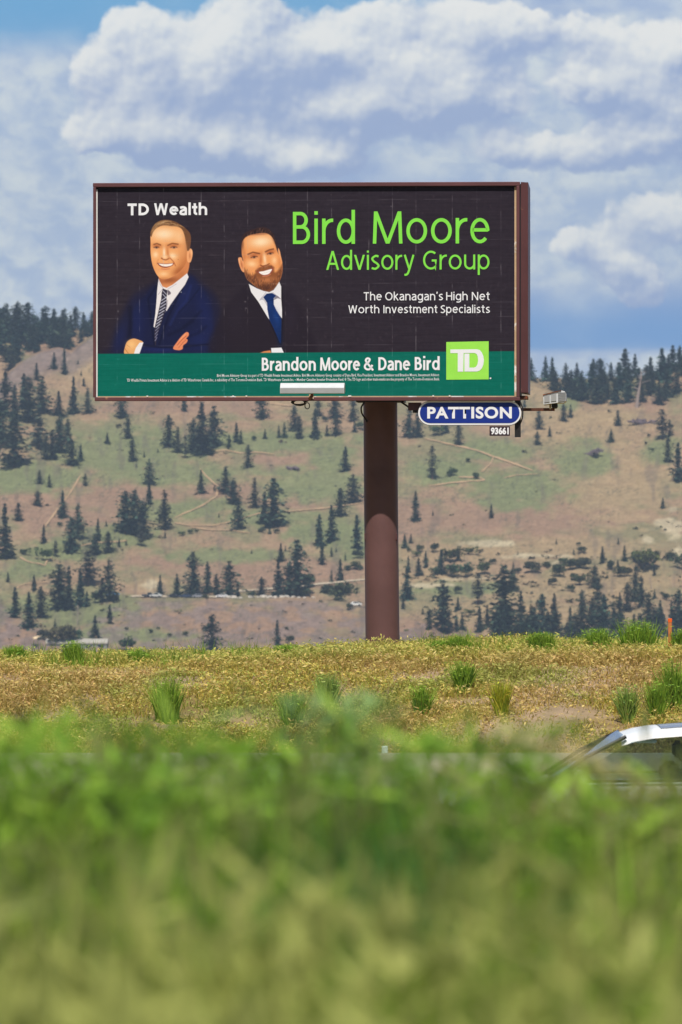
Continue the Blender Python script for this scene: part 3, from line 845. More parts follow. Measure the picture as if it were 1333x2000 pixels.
def ridge_woods():
    rs = random.Random(11)
    n = 0
    # left ridge above the outcrop
    rows = [(645, 11), (658, 11), (672, 10), (688, 8), (708, 5), (735, 4)]
    for py, k in rows:
        for i in range(k):
            px = -8 + 200 * (i + rs.random() * .8) / k
            lim = float(np.interp(px, *OUTC))
            y = min(py + rs.uniform(-5, 5), lim - 3)
            if py > lim + 10: continue
            y = max(y, float(ridge(px)) + 1)
            put_tree(px, y, rs.uniform(40, 60) if rs.random() > .15 else 32, rs.choice(['pine', 'pine', 'fir', 'pine']),
                     'dark pine crowded in the wood on the left ridge above the bare rock', 'wood on the left ridge'); n += 1
    # right ridge
    rows = [(0, 14), (13, 13), (25, 13), (38, 13), (50, 10), (60, 6)]
    for dy, k in rows:
        for i in range(k):
            px = 1030 + 315 * (i + rs.random() * .9) / k
            top, lim = float(ridge(px)), float(np.interp(px, *RSHO))
            y = top + 2 + dy + rs.uniform(-4, 4)
            if y > lim - 2: 
                if dy > 50: continue
                y = lim - 3 - rs.random() * 4
            if px < 1082 and dy > 8: continue
            if px > 1300 and 22 < dy < 48: continue
            h = rs.uniform(30, 50)
            if rs.random() < .12: h *= 1.25
            put_tree(px, y, h, rs.choice(['pine', 'fir', 'fir', 'pine']),
                     'dark conifer crowded in the wood on the right ridge behind the floodlight', 'wood on the right ridge'); n += 1
    # dense wood at the foot of the slope, right of the big pine
    for k in range(24):
        px = 955 + 385 * (k + rs.random() * .8) / 24
        put_tree(px, 1262 + rs.uniform(-22, 8), rs.uniform(46, 84), rs.choice(['pine', 'fir', 'pine']),
                 'dark conifer crowded in the low wood behind the green grass clumps at right', 'low wood at right'); n += 1
    print('RIDGE', n, 'CONIFERS', sum(1 for o in bpy.data.objects if o.get('category') == 'tree'))
ridge_woods()

def far_things():
    p = hill_pt(1244, 796); h = 74 / F * p[1]
    o = link('dead_tree', snag_mesh(3)); o.location = p; o.scale = (h * 1.6, h, h); tag(o, 'pale leaning dead tree standing in the right ridge wood', 'dead tree')
    p = hill_pt(1273, 1150); h = 27 / F * p[1]
    o = link('dead_tree', snag_mesh(5)); o.location = p; o.scale = (h, h, h); o.rotation_euler = (0, -.25, 0); tag(o, 'short white dead trunk leaning below the pale cliff', 'dead tree')
    p = hill_pt(151, 1222); h = 42 / F * p[1]
    o = link('dead_tree', snag_mesh(6)); o.location = p; o.scale = (h * .7, h * .7, h); tag(o, 'thin bare dead trunk on the low knoll at lower left', 'dead tree')
    # heaps of dead brush
    for (x, y, wpx, hpx, lab) in ((1157, 890, 38, 16, 'dark heap of dead brush lying on the open tan slope'), (1255, 828, 50, 15, 'grey pile of fallen branches below the right ridge wood'), (573, 917, 16, 8, 'small dark brush heap on the mauve patch left of the pole')):
        rs = np.random.RandomState(int(x))
        mb = MB()
        sc = 1 / F * float(hill_d(x, y))
        for k in range(46):
            c = np.array([(rs.rand() - .5) * wpx, (rs.rand() - .5) * 12, rs.rand() * hpx * .45]) * sc
            a = rs.rand() * 6.28; l = (3 + 7 * rs.rand()) * sc
            d = np.array([math.cos(a), math.sin(a) * .6, rs.randn() * .3]) * l
            mb.tube([c - d, c + d * .2 + np.array([0, 0, .2]), c + d], [.28, .3, .12], 5)
        o = mb.build('brush_heap', mat('dead_brush', L4(112, 98, 104), .95, 0, .1, .2, 1.0))
        o.location = hill_pt(x, y); o.rotation_euler = (0, -math.atan2(18, 38) if x == 1157 else 0, 0)
        tag(o, lab, 'brush heap')
    # boulders along the shelf
    rs = np.random.RandomState(8)
    xs = [446, 458, 470, 492, 503, 515, 527, 538, 551, 560, 573, 584, 596, 612]
    bm_ = M['boulder'] = mat('pale_boulder', L4(192, 184, 172), .9, 0, .1, .1, .6)
    for k, x in enumerate(xs):
        mb = MB()
        r = (.5 + .5 * rs.rand())
        V = []; n = 8
        for j in range(1, 5):
            th = math.pi * j / 5
            for i in range(n):
                a = 6.283 * i / n
                rr = r * (.75 + .5 * rs.rand())
                V.append((rr * 1.3 * math.sin(th) * math.cos(a), rr * math.sin(th) * math.sin(a), rr * .75 * math.cos(th)))
        V += [(0, 0, r * .7), (0, 0, -r * .6)]
        f = []
        for j in range(3):
            for i in range(n):
                f.append((j * n + i, j * n + (i + 1) % n, (j + 1) * n + (i + 1) % n, (j + 1) * n + i))
        for i in range(n):
            f.append((4 * n, (i + 1) % n, i)); f.append((4 * n + 1, 3 * n + i, 3 * n + (i + 1) % n))
        mb.add(V, f)
        o = mb.build('boulder', bm_)
        p = hill_pt(x, 1168 + rs.uniform(-1, 1)); o.location = (p[0], p[1], p[2] + .25)
        tag(o, 'pale boulder in the long row edging the shelf road above the purple knoll', 'boulder', 'row of pale boulders')
    # small vehicles far off
    def vehicle(name, px, py, cb, lab, pick=False):
        mb = MB()
        prof = [(-2.2, .35), (-2.25, .8), (-1.2, .95), (-.75, 1.45), (.9, 1.5), (1.6, 1.0), (2.2, .92), (2.25, .35)] if not pick else [(-2.6, .45), (-2.6, 1.05), (-.5, 1.05), (-.4, 1.75), (.9, 1.75), (1.4, 1.15), (2.5, 1.05), (2.6, .45)]
        mb.prism(prof, 'y', -.85, .85)
        root = empty(name, hill_pt(px, py) + np.array([0, 0, .1]), lab, 'car' if not pick else 'truck', 'vehicles parked on the shelf road', trnd.uniform(-.3, .3))
        mb.build('body', mat('far_paint', cb, .35, 0, .5), root)
        w = MB()
        w.prism([(-.95, 1.0), (-.68, 1.4), (.82, 1.44), (1.35, 1.02)] if not pick else [(-.3, 1.15), (-.3, 1.65), (.82, 1.65), (1.2, 1.18)], 'y', -.87, .87)
        w.build('window', M['dark_glass'], root)
        for sx in (-1.35, 1.4):
            for sy in (-.88, .88):
                t = MB(); t.tube([(sx, sy - .08, .33), (sx, sy + .08, .33)], .34, 12); t.build('wheel', M['cable'], root)
        return root
    M['dark_glass'] = mat('dark_glass', (.02, .025, .03), .1, 0, .5)
    vehicle('parked_truck', 291, 1167, L4(60, 62, 72), 'dark pickup truck at the left end of the shelf road', True)
    vehicle('parked_car', 305, 1167, L4(215, 215, 212), 'white car parked beside the dark pickup truck')
    vehicle('parked_car', 338, 1168, L4(40, 42, 52), 'black car parked below the dense dark cone tree')
    vehicle('parked_car', 363, 1168, L4(52, 66, 96), 'dark blue car parked right of the dense cone tree')
    vehicle('parked_car', 387, 1168, L4(150, 152, 162), 'grey car parked below the tall ragged pine')
    vehicle('parked_car', 434, 1168, L4(226, 226, 230), 'white car at the right end of the parked row')
    vehicle('parked_van', 222, 1164, L4(90, 150, 205), 'small blue vehicle half hidden beside the leaning pine')
    vehicle('parked_car', 694, 1184, L4(240, 240, 236), 'white car beside the round bush left of the pole')
    # low building with a pale roof, bottom left
    p = hill_pt(150, 1266); s = p[1] / F
    root = empty('low_building', p, 'long low building with pale roof behind the grassy crest', 'building')
    L = 118 * s / 2
    mb = MB(); mb.box(-L, L, 0, 9, -3, 1.5); mb.build('wall', mat('pale_wall', L4(150, 150, 154), .8, 0, .2, .1, .4), root)
    mb = MB(); mb.prism([(-.4, 1.5), (9.4, 1.5), (9.4, 2.3), (4.5, 3.1), (-.4, 1.9)], 'x', -L - .3, L + .3)
    mb.build('roof', mat('pale_roof', L4(178, 172, 160), .7, 0, .3, .06, .3), root)
    for k in range(5):
        w = MB(); x = -L + L * 2 * (k + .5) / 5; w.box(x - 1, x + 1, -.06, .02, .1, 1.1); w.build('window', M['dark_glass'], root)
    p = hill_pt(92, 1246)
    mb = MB()
    rs = np.random.RandomState(4)
    rings = []
    for j in range(6):
        t = j / 5
        rings += [((5.5 * (1 - t) + .1) * (.85 + .3 * rs.rand()) * math.cos(6.283 * i / 14), (3 * (1 - t) + .1) * math.sin(6.283 * i / 14), 1.9 * t ** .8 - .3) for i in range(14)]
    f = [(j * 14 + i, j * 14 + (i + 1) % 14, (j + 1) * 14 + (i + 1) % 14, (j + 1) * 14 + i) for j in range(5) for i in range(14)]
    mb.add(rings, f)
    o = mb.build('gravel_heap', mat('heap_gravel', L4(222, 198, 160), .95, 0, .1, .1, .5), None, True, p)
    tag(o, 'pale heap of gravel behind the left end of the low pale roof', 'gravel heap')
far_things()
#PART3
# ------------------------------------------------------------------ billboard
BS = 82.0 / F                     # metres per photo pixel at the board
BX, BY, BROT = (597 - 666.5) * BS, 82.0, math.radians(-3.0)
def bl(px, py): return ((px - 597) * BS, (1000 - py) * BS)
def bl_at(px, yl):
    """local x at local depth yl that lies on photo column px"""
    c, s = math.cos(BROT), math.sin(BROT)
    k = (px - 666.5) / F
    # world x = BX + x c - y s ; world y = BY + x s + y c
    return (k * (BY + yl * c) - BX + yl * s) / (c - k * s)
PYL = 1.22                        # depth of the pole axis behind the printed face
PXL = bl_at(744.8, PYL)
PR = 33.2 * (82.0 + PYL) / F
_w = (BX + PXL * math.cos(BROT) - PYL * math.sin(BROT), BY + PXL * math.sin(BROT) + PYL * math.cos(BROT))
GZP = float(gz(*_w)) - .02
board = empty('billboard', (_w[0], _w[1], GZP), 'large black and green roadside billboard on one thick brown steel pole', 'billboard', None, BROT)
OFF = Vector((-PXL, -PYL, -GZP))
class BB(MB):
    """MB written in board coordinates (x along the face, y behind it, z from the eye level)"""
    def make(s, name, mats, parent=None, smooth=False):
        s.v = [(a + OFF.x, b + OFF.y, c + OFF.z) for a, b, c in s.v]
        return s.build(name, mats, parent if parent is not None else board, smooth)
def rect(mb, px0, px1, py0, py1, y0, y1, mi=0, b=0):
    x0, z1 = bl(px0, py0); x1, z0 = bl(px1, py1)
    mb.box(x0, x1, y0, y1, z0, z1, mi, b)

def build_pole():
    mb = BB()
    top = (1000 - 776) * BS
    n = 48
    zs = [GZP - .6, top]
    mb.tube([(PXL + .03, PYL, zs[0]), (PXL, PYL, 0), (PXL - .012, PYL, zs[1])], PR, n)
    pole = mb.make('pole', M['steel_brown'], None, True)
    for sx in (-1, 1):
        h = BB()
        a = math.radians(-90 + sx * 62)
        x, y = PXL + math.cos(a) * (PR + .012), PYL + math.sin(a) * (PR + .012)
        z = (1000 - 1050) * BS
        h.tube([(x - .0, y + .03, z + .05), (x, y - .03, z + .05), (x, y - .03, z - .03), (x, y, z - .05)], .008, 6)
        h.make('hook', M['frame_brown'], pole, True)
    # collar plate under the cabinet
    mb = BB()
    mb.box(PXL - PR - .10, PXL + PR + .10, PYL - PR - .1, PYL + PR + .1, (1000 - 783) * BS, (1000 - 778.5) * BS)
    mb.make('collar_plate', M['black_steel'])
build_pole()

def build_cabinet():
    mb = BB()
    x0, zt = bl(183, 359); x1, zb = bl(1012, 777)
    mb.box(x0, x1 + .02, .06, 1.75, zb, zt)
    mb.make('cabinet', M['frame_brown'])
    mb = BB()                                          # angled cover at the right end, separated from the frame by a gap
    xa, za = bl(1017.5, 356.5); xb, zb2 = bl(1031.5, 767)
    mb.prism([(xa, .03), (xb, .13), (xb, 1.75), (xb - .02, 1.75), (xa, .9)], 'z', zb2, za)
    mb.make('end_cover', M['frame_brown'])
    mb = BB()
    xa, z0 = bl(1015.4, 360); xb, z1 = bl(1018, 773)
    mb.box(xa, xb, .05, .5, z1, z0)
    mb.make('gap_strip', M['black_steel'])
    mb = BB()
    xa, z0 = bl(1014, 773); xb, z1 = bl(1030, 779)
    mb.box(xa, xb, .12, .9, z1, z0); mb.make('bottom_bracket', M['rust'])
    # frame: four bars standing proud of the print
    fr = BB()
    rect(fr, 181, 1016.2, 356.6, 364.5, -.05, .055, 0, .006)
    rect(fr, 181.4, 187, 364.6, 775.5, -.05, .055, 0, .006)
    rect(fr, 1009, 1015.3, 364.6, 775.5, -.05, .055, 0, .006)
    rect(fr, 184.5, 1016.2, 775.6, 783.0, -.05, .07, 0, .006)
    fr.make('frame', M['frame_brown'])
    e = BB(); rect(e, 187.1, 189.6, 369, 775, -.006, .05); e.make('edge_trim', M['trim_white'])
    e = BB(); rect(e, 1005.2, 1008.9, 366, 775, -.008, .05); e.make('edge_trim', M['trim_worn'])
    e = BB(); rect(e, 189.7, 1005.1, 773.7, 775.5, -.012, .05); e.make('edge_trim', M['trim_worn'])
build_cabinet()

# ---- the printed sheet: painted point by point into a colour attribute
X0, X1, Y0, Y1 = 189.6, 1005.2, 364.6, 773.6
def catmull(pts, n=6):
    p = np.array(pts, float); out = []
    m = len(p)
    for i in range(m):
        a, b, c, d = p[i - 1], p[i], p[(i + 1) % m], p[(i + 2) % m]
        for t in np.linspace(0, 1, n, endpoint=False):
            out.append(.5 * (2 * b + (c - a) * t + (2 * a - 5 * b + 4 * c - d) * t * t + (3 * b - a - 3 * c + d) * t ** 3))
    return np.array(out)
def catmull_open(pts, n=6):
    p = [np.array(q, float) for q in pts]
    p = [2 * p[0] - p[1]] + p + [2 * p[-1] - p[-2]]
    out = []
    for i in range(1, len(p) - 2):
        a, b, c, d = p[i - 1:i + 3]
        for t in np.linspace(0, 1, n, endpoint=False):
            out.append(.5 * (2 * b + (c - a) * t + (2 * a - 5 * b + 4 * c - d) * t * t + (3 * b - a - 3 * c + d) * t ** 3))
    out.append(p[-2])
    return [tuple(q) for q in out]
class Painter:
    def __init__(s):
        s.nx, s.ny = int((X1 - X0) / .9), int((Y1 - Y0) / .9)
        s.px, s.py = np.meshgrid(np.linspace(X0, X1, s.nx + 1), np.linspace(Y0, Y1, s.ny + 1))
        s.c = np.zeros(s.px.shape + (3,))
        s.cm = None
    def frame(s, ox, oy, k): s.ox, s.oy, s.k = ox, oy, k
    def T(s, pts): return np.array(pts, float) / s.k + np.array([s.ox, s.oy])
    def clip(s, pts=None):
        s.cm = None
        if pts is None: return
        keep = s.c.copy(); s.c[:] = 0
        s.poly(pts, (1, 1, 1), 1, .7); s.cm = s.c[..., 0].copy(); s.c = keep
    def blend(s, sl, m, col):
        if s.cm is not None: m = m * s.cm[sl]
        c = s.c[sl]
        s.c[sl] = c * (1 - m[..., None]) + np.array(col, float) * m[..., None]
    def window(s, x0, x1, y0, y1, pad=4):
        i0 = max(0, int((x0 - pad - X0) / .9)); i1 = min(s.nx + 1, int((x1 + pad - X0) / .9) + 2)
        j0 = max(0, int((y0 - pad - Y0) / .9)); j1 = min(s.ny + 1, int((y1 + pad - Y0) / .9) + 2)
        return (slice(j0, j1), slice(i0, i1))
    def poly(s, pts, col, a=1.0, soft=.6, smooth=True):
        p = s.T(pts)
        if smooth: p = catmull(p, 5)
        sl = s.window(p[:, 0].min(), p[:, 0].max(), p[:, 1].min(), p[:, 1].max(), soft * 2 + 1)
        x, y = s.px[sl], s.py[sl]
        if x.size == 0: return
        ins = np.zeros(x.shape, bool); dist = np.full(x.shape, 1e9)
        n = len(p)
        for i in range(n):
            (ax, ay), (bx, by) = p[i], p[(i + 1) % n]
            cr = (ay > y) != (by > y)
            if ay != by:
                ins ^= cr & (x < (bx - ax) * (y - ay) / (by - ay) + ax)
            dx, dy = bx - ax, by - ay
            l2 = dx * dx + dy * dy + 1e-9
            t = np.clip(((x - ax) * dx + (y - ay) * dy) / l2, 0, 1)
            dist = np.minimum(dist, np.hypot(x - ax - t * dx, y - ay - t * dy))
        sd = np.where(ins, dist, -dist)
        s.blend(sl, a * sstep(-soft, soft, sd), col)
    def line(s, pts, w, col, a=1.0, soft=.5):
        p = s.T(pts); w = w / s.k / 2
        sl = s.window(p[:, 0].min(), p[:, 0].max(), p[:, 1].min(), p[:, 1].max(), w + soft * 2 + 1)
        x, y = s.px[sl], s.py[sl]; dist = np.full(x.shape, 1e9)
        for (ax, ay), (bx, by) in zip(p[:-1], p[1:]):
            dx, dy = bx - ax, by - ay
            t = np.clip(((x - ax) * dx + (y - ay) * dy) / (dx * dx + dy * dy + 1e-9), 0, 1)
            dist = np.minimum(dist, np.hypot(x - ax - t * dx, y - ay - t * dy))
        s.blend(sl, a * sstep(w + soft, max(0, w - soft), dist), col)
    def blob(s, cx, cy, rx, ry, col, a=1.0, rot=0):
        (cx, cy), = s.T([(cx, cy)]); rx /= s.k; ry /= s.k
        R = max(rx, ry) * 2.2
        sl = s.window(cx - R, cx + R, cy - R, cy + R)
        x, y = s.px[sl] - cx, s.py[sl] - cy
        ca, sa = math.cos(rot), math.sin(rot)
        u, v = (x * ca + y * sa) / rx, (-x * sa + y * ca) / ry
        s.blend(sl, a * np.exp(-(u * u + v * v)), col)

def paint_poster():
    P = Painter()
    x, y = P.px, P.py
    n = NZ.f(x / 40, y / 2.2, 3); n2 = NZ2.f(x / 6, y / 6, 3)
    P.c[:] = np.array([46, 39, 49])
    P.c += ((n - .5) * 10 + (n2 - .5) * 6)[..., None]
    # ---------------- man on the left: navy suit, crossed arms
    P.frame(170, 340, 2.962)
    navy = (26, 31, 66)
    P.poly([(122, 1045), (140, 990), (172, 900), (212, 790), (255, 715), (330, 660), (410, 615), (585, 580), (660, 635), (735, 690), (768, 760), (780, 870), (772, 1045)], (32, 31, 56), .9, 9)
    P.poly([(250, 1045), (240, 900), (255, 800), (335, 700), (400, 650), (470, 760), (585, 590), (650, 645), (712, 730), (725, 850), (715, 1045)], navy, .9, 6)
    P.blob(185, 950, 40, 110, (29, 37, 80), .8, .3); P.blob(290, 860, 40, 130, (29, 37, 84), .7)
    P.blob(680, 800, 45, 150, (29, 37, 84), .75, -.25); P.blob(650, 960, 70, 60, (30, 39, 88), .7); P.blob(420, 1015, 120, 18, (31, 41, 94), .8)
    P.blob(560, 700, 40, 90, (32, 42, 94), .6, .3)
    P.line([(238, 1000), (250, 860), (246, 770)], 18, (20, 20, 36), .55, 5)
    P.line([(610, 850), (540, 900), (470, 930)], 12, (19, 22, 48), .5, 4); P.line([(660, 790), (600, 850), (560, 880)], 9, (20, 23, 50), .45, 4); P.line([(690, 880), (640, 920), (560, 950)], 9, (20, 23, 50), .4, 4)
    P.line([(300, 985), (420, 1000), (500, 1000), (700, 985)], 7, (18, 20, 42), .6, 3)
    P.line([(585, 590), (520, 720), (470, 820), (415, 985)], 10, (19, 22, 48), .7, 2); P.line([(405, 640), (352, 720), (370, 860), (390, 985)], 10, (18, 21, 46), .6, 2.5)
    P.line([(600, 645), (575, 730), (520, 790), (480, 870)], 12, (36, 47, 104), .45, 3); P.line([(650, 660), (590, 740), (530, 800)], 5, (20, 24, 52), .5, 2)
    P.blob(790, 1040, 50, 160, (42, 36, 50), .6); P.blob(108, 900, 40, 170, (46, 39, 50), .7)
    P.frame(270, 415, 7.015)
    # neck and head
    NK = [(274, 840), (292, 960), (330, 1030), (372, 1050), (420, 1030), (480, 985), (600, 900), (672, 838), (672, 640), (300, 800)]
    P.poly(NK, (214, 134, 84), 1, .7)
    P.clip(NK)
    P.blob(430, 925, 150, 42, (150, 84, 50), .85, -.12); P.blob(600, 850, 60, 60, (188, 110, 64), .7); P.blob(380, 1010, 60, 30, (226, 150, 100), .6); P.blob(300, 930, 22, 50, (176, 100, 60), .7)
    P.clip()
    HD = [(172, 290), (166, 420), (167, 560), (184, 680), (212, 770), (250, 846), (288, 888), (332, 908), (390, 906), (450, 884), (530, 836), (600, 770), (650, 700), (674, 620), (684, 520), (690, 360), (640, 220), (440, 150), (250, 190)]
    P.poly(HD, (243, 170, 108), 1, .7)
    P.clip(HD)
    P.blob(640, 640, 80, 190, (192, 112, 62), .95, .2); P.blob(560, 800, 110, 60, (172, 96, 54), .9, -.5); P.blob(610, 560, 60, 120, (232, 162, 108), .6)
    P.blob(205, 760, 40, 90, (228, 152, 98), .6, -.35)
    P.blob(350, 290, 165, 80, (255, 226, 188), .92); P.blob(560, 330, 60, 90, (250, 204, 156), .6)
    P.blob(470, 590, 58, 42, (255, 220, 178), .9, .2); P.blob(235, 572, 38, 44, (255, 218, 174), .9)
    P.blob(345, 838, 60, 28, (255, 208, 156), .8)
    P.blob(345, 775, 80, 14, (226, 150, 104), .6)
    P.blob(350, 900, 120, 16, (206, 130, 80), .7)
    P.blob(655, 400, 34, 120, (214, 150, 104), .7)
    P.clip()
    # ear
    P.poly([(690, 495), (728, 497), (745, 545), (738, 610), (718, 672), (690, 682), (666, 645), (668, 545)], (244, 172, 118), 1, .7)
    P.blob(706, 590, 12, 46, (198, 116, 74), .7); P.blob(728, 540, 10, 36, (255, 204, 156), .6)
    # hair
    HR = [(165, 300), (166, 262), (190, 205), (236, 142), (316, 102), (420, 98), (520, 128), (600, 178), (662, 228), (706, 280), (722, 350), (716, 430), (702, 502), (672, 520), (654, 440), (640, 340), (606, 240), (552, 196), (440, 180), (350, 172), (288, 188), (238, 218), (202, 262), (186, 300), (178, 330)]
    P.poly(HR, (116, 78, 52), 1, 1.0)
    P.clip(HR)
    rs1 = np.random.RandomState(12)
    for k in range(60):
        u = rs1.rand(); x0 = 180 + 480 * u; y0 = np.interp(x0, [165, 240, 320, 420, 520, 600, 660, 720], [300, 190, 150, 140, 160, 200, 260, 340]) + rs1.randn() * 22
        sl = np.interp(x0, [180, 300, 420, 600, 700], [-60, -40, 10, 50, 70])
        P.line([(x0 - 30, y0 + abs(sl) * .3 - sl * .4), (x0 + 30, y0 + sl * .5)], 8, (196, 156, 112) if rs1.rand() < .55 else (104, 72, 50), .5, .7)
    P.blob(300, 140, 90, 24, (206, 166, 120), .6, -.3); P.blob(200, 240, 22, 50, (190, 146, 104), .6, .5); P.blob(695, 400, 22, 90, (120, 80, 60), .7); P.blob(640, 250, 40, 40, (112, 76, 54), .6)
    P.clip()
    P.blob(440, 186, 120, 12, (214, 160, 112), .5); P.blob(655, 470, 16, 60, (196, 132, 90), .6)
    # brows, eyes
    P.clip(HD)
    P.blob(252, 452, 66, 30, (186, 106, 62), .85, .12); P.blob(478, 452, 86, 32, (186, 106, 62), .85, -.06)
    P.line([(212, 432), (252, 420), (304, 440)], 17, (124, 70, 42), .8, 1.0)
    P.line([(404, 446), (462, 418), (544, 430)], 17, (124, 70, 42), .8, 1.0)
    for cx, w in ((245, 30), (486, 38)):
        P.blob(cx, 474, w * 1.15, 13, (196, 130, 96), .8)
        P.blob(cx - w * .5, 477, w * .4, 6, (236, 214, 196), .7); P.blob(cx + w * .6, 477, w * .35, 6, (236, 214, 196), .6)
        P.blob(cx + 3, 476, 16, 12, (58, 44, 44), 1)
        P.line([(cx - w - 4, 474), (cx, 464), (cx + w + 6, 472)], 10, (92, 50, 34), .85, .8)
        P.blob(cx, 500, w, 8, (238, 176, 128), .6)
    # nose
    P.blob(402, 545, 18, 80, (204, 122, 74), .8, -.12); P.blob(352, 545, 18, 66, (255, 234, 206), .85); P.blob(366, 606, 34, 22, (255, 216, 172), .7)
    P.blob(318, 618, 12, 10, (190, 108, 70), .7)
    P.line([(318, 626), (350, 642), (380, 645), (418, 626)], 13, (140, 70, 42), .85, 1.0)
    P.blob(424, 612, 12, 22, (212, 136, 88), .7)
    # mouth
    P.line([(272, 640), (254, 676), (250, 704)], 9, (214, 138, 90), .6, 1.2); P.line([(436, 622), (486, 676), (508, 726)], 14, (186, 106, 64), .8, 1.2)
    P.poly([(258, 686), (310, 692), (370, 696), (440, 692), (490, 686), (470, 720), (425, 742), (370, 754), (315, 744), (276, 718)], (146, 66, 48), .95, .9)
    P.poly([(276, 696), (330, 701), (400, 702), (474, 695), (450, 722), (410, 733), (370, 736), (318, 727)], (250, 240, 230), 1, .6)
    P.line([(318, 766), (370, 776), (424, 766)], 12, (206, 118, 84), .7, 1.0)
    P.blob(545, 640, 7, 7, (168, 104, 70), .6)
    P.clip()
    # shirt and tie
    P.poly([(276, 902), (268, 960), (256, 1060), (250, 1170), (232, 1380), (206, 1560), (226, 1580), (250, 1480), (330, 1240), (385, 1350), (440, 1260), (560, 1090), (640, 985), (690, 880), (668, 830), (590, 892), (470, 985), (385, 1030), (330, 1010)], (236, 230, 232), 1, .6, False)
    P.line([(275, 910), (300, 985), (340, 1035)], 8, (178, 170, 182), .8, .6); P.line([(440, 1115), (400, 1050), (520, 975)], 9, (182, 174, 184), .7, .6)
    P.line([(270, 1120), (335, 1040)], 7, (170, 160, 176), .8, .6)
    P.poly([(405, 1060), (446, 1100), (405, 1130)], (60, 50, 66), .7, .6)
    P.line([(400, 1200), (385, 1320)], 14, (176, 168, 180), .8, .8)
    P.poly([(335, 1038), (398, 1062), (388, 1150), (385, 1290), (340, 1440), (300, 1560), (250, 1690), (240, 1820), (228, 1815), (216, 1690), (220, 1580), (262, 1400), (312, 1180), (318, 1100)], (50, 46, 62), 1, .5, False)
    for k in range(15):
        yy = 1085 + 46 * k; xc = np.interp(yy, [1050, 1200, 1300, 1450, 1600, 1800], [362, 350, 335, 295, 255, 234]); hw = np.interp(yy, [1050, 1150, 1300, 1500, 1800], [34, 36, 44, 36, 8])
        if k < 2: P.line([(xc - hw * .6, yy - 14), (xc + hw * .7, yy + 34)], 10, (196, 196, 216), .85, .5)
        else: P.line([(xc - hw * .95, yy + 26), (xc + hw * .8, yy - 20)], 11, (204, 206, 226) if k < 11 else (130, 130, 160), .9, .5)
    P.blob(586, 1088, 7, 7, (240, 240, 240), .9)
    # hands and cuff
    P.frame(170, 340, 2.962)
    P.poly([(216, 1040), (217, 1000), (232, 966), (265, 950), (300, 958), (322, 972), (300, 1000), (280, 1042)], (232, 170, 110), 1, .7)
    P.blob(255, 985, 25, 25, (255, 206, 140), .7); P.line([(218, 1010), (236, 1035)], 5, (176, 108, 64), .6)
    P.line([(226, 985), (246, 1000)], 3, (190, 120, 74), .6)
    P.poly([(302, 974), (325, 972), (300, 1042), (268, 1042), (280, 1005)], (240, 236, 240), 1, .6, False)
    P.poly([(497, 1008), (520, 970), (548, 935), (572, 914), (586, 916), (588, 932), (574, 950), (582, 958), (574, 976), (556, 990), (552, 1010), (530, 1018)], (232, 140, 98), 1, .6)
    P.line([(520, 990), (550, 955), (575, 935)], 3.5, (168, 82, 60), .8, .4); P.line([(530, 1002), (556, 972), (572, 958)], 3.2, (168, 82, 60), .7, .4)
    P.line([(535, 960), (570, 922)], 6, (255, 176, 130), .6, .6)
    # ---------------- man on the right: beard, dark suit, blue tie
    P.frame(440, 430, 7.407)
    P.poly([(-150, 1960), (-120, 1500), (60, 1180), (330, 960), (600, 1300), (830, 1040), (1060, 1180), (1190, 1500), (1240, 1960)], (38, 31, 42), .8, 8)
    P.line([(345, 960), (480, 1180), (640, 1440), (790, 1790)], 26, (28, 22, 32), .8, 1.5)
    P.line([(820, 1000), (835, 1400), (812, 1800)], 26, (28, 22, 32), .8, 1.5)
    P.blob(950, 1400, 90, 300, (48, 40, 54), .5); P.blob(160, 1400, 110, 260, (46, 39, 52), .5)
    P.poly([(188, 560), (210, 535), (245, 548), (272, 620), (275, 745), (240, 730), (205, 650)], (240, 164, 112), 1, .7)
    P.blob(238, 640, 16, 60, (188, 106, 66), .8, -.25); P.blob(205, 590, 10, 40, (255, 196, 148), .6, -.2)
    P.poly([(765, 408), (790, 440), (806, 510), (828, 620), (790, 600)], (240, 166, 112), 1, .7)
    HR2 = [(228, 420), (230, 300), (262, 210), (330, 160), (420, 128), (500, 100), (580, 104), (650, 145), (704, 215), (742, 330), (764, 420), (700, 380), (500, 260), (280, 380), (258, 580), (236, 500)]
    P.poly(HR2, (60, 42, 42), 1, 1.4)
    P.clip(HR2)
    rs2 = np.random.RandomState(5)
    for k in range(46):
        x0 = 240 + 490 * rs2.rand(); y0 = np.interp(x0, [230, 300, 400, 500, 600, 700, 760], [330, 200, 160, 130, 135, 210, 380]) + rs2.rand() * 40
        P.line([(x0, y0 + 30), (x0 + rs2.randn() * 14 + 8, y0 - 22)], 8, (104, 74, 62) if rs2.rand() < .45 else (34, 24, 28), .6, .7)
    P.clip()
    F2 = [(240, 380), (252, 310), (290, 252), (360, 215), (440, 198), (520, 186), (590, 188), (645, 212), (690, 262), (722, 340), (748, 425), (800, 560), (830, 640), (826, 760), (792, 870), (742, 950), (682, 1012), (620, 1032), (540, 1012), (460, 972), (372, 902), (310, 842), (276, 740), (266, 600), (242, 500)]
    P.poly(F2, (240, 160, 98), 1, 1.0)
    P.clip(F2)
    P.blob(520, 310, 160, 80, (255, 226, 186), .95, -.1)
    P.blob(480, 200, 250, 16, (150, 96, 72), .7, -.06); P.blob(712, 300, 18, 90, (140, 88, 64), .7, -.4); P.blob(250, 350, 20, 90, (120, 76, 56), .8); P.blob(275, 520, 26, 110, (206, 126, 78), .8)
    P.blob(385, 632, 70, 48, (255, 208, 158), .9, .15); P.blob(712, 580, 38, 56, (255, 206, 156), .85); P.blob(790, 600, 26, 90, (222, 140, 88), .7)
    P.blob(400, 700, 90, 24, (240, 160, 104), .5)
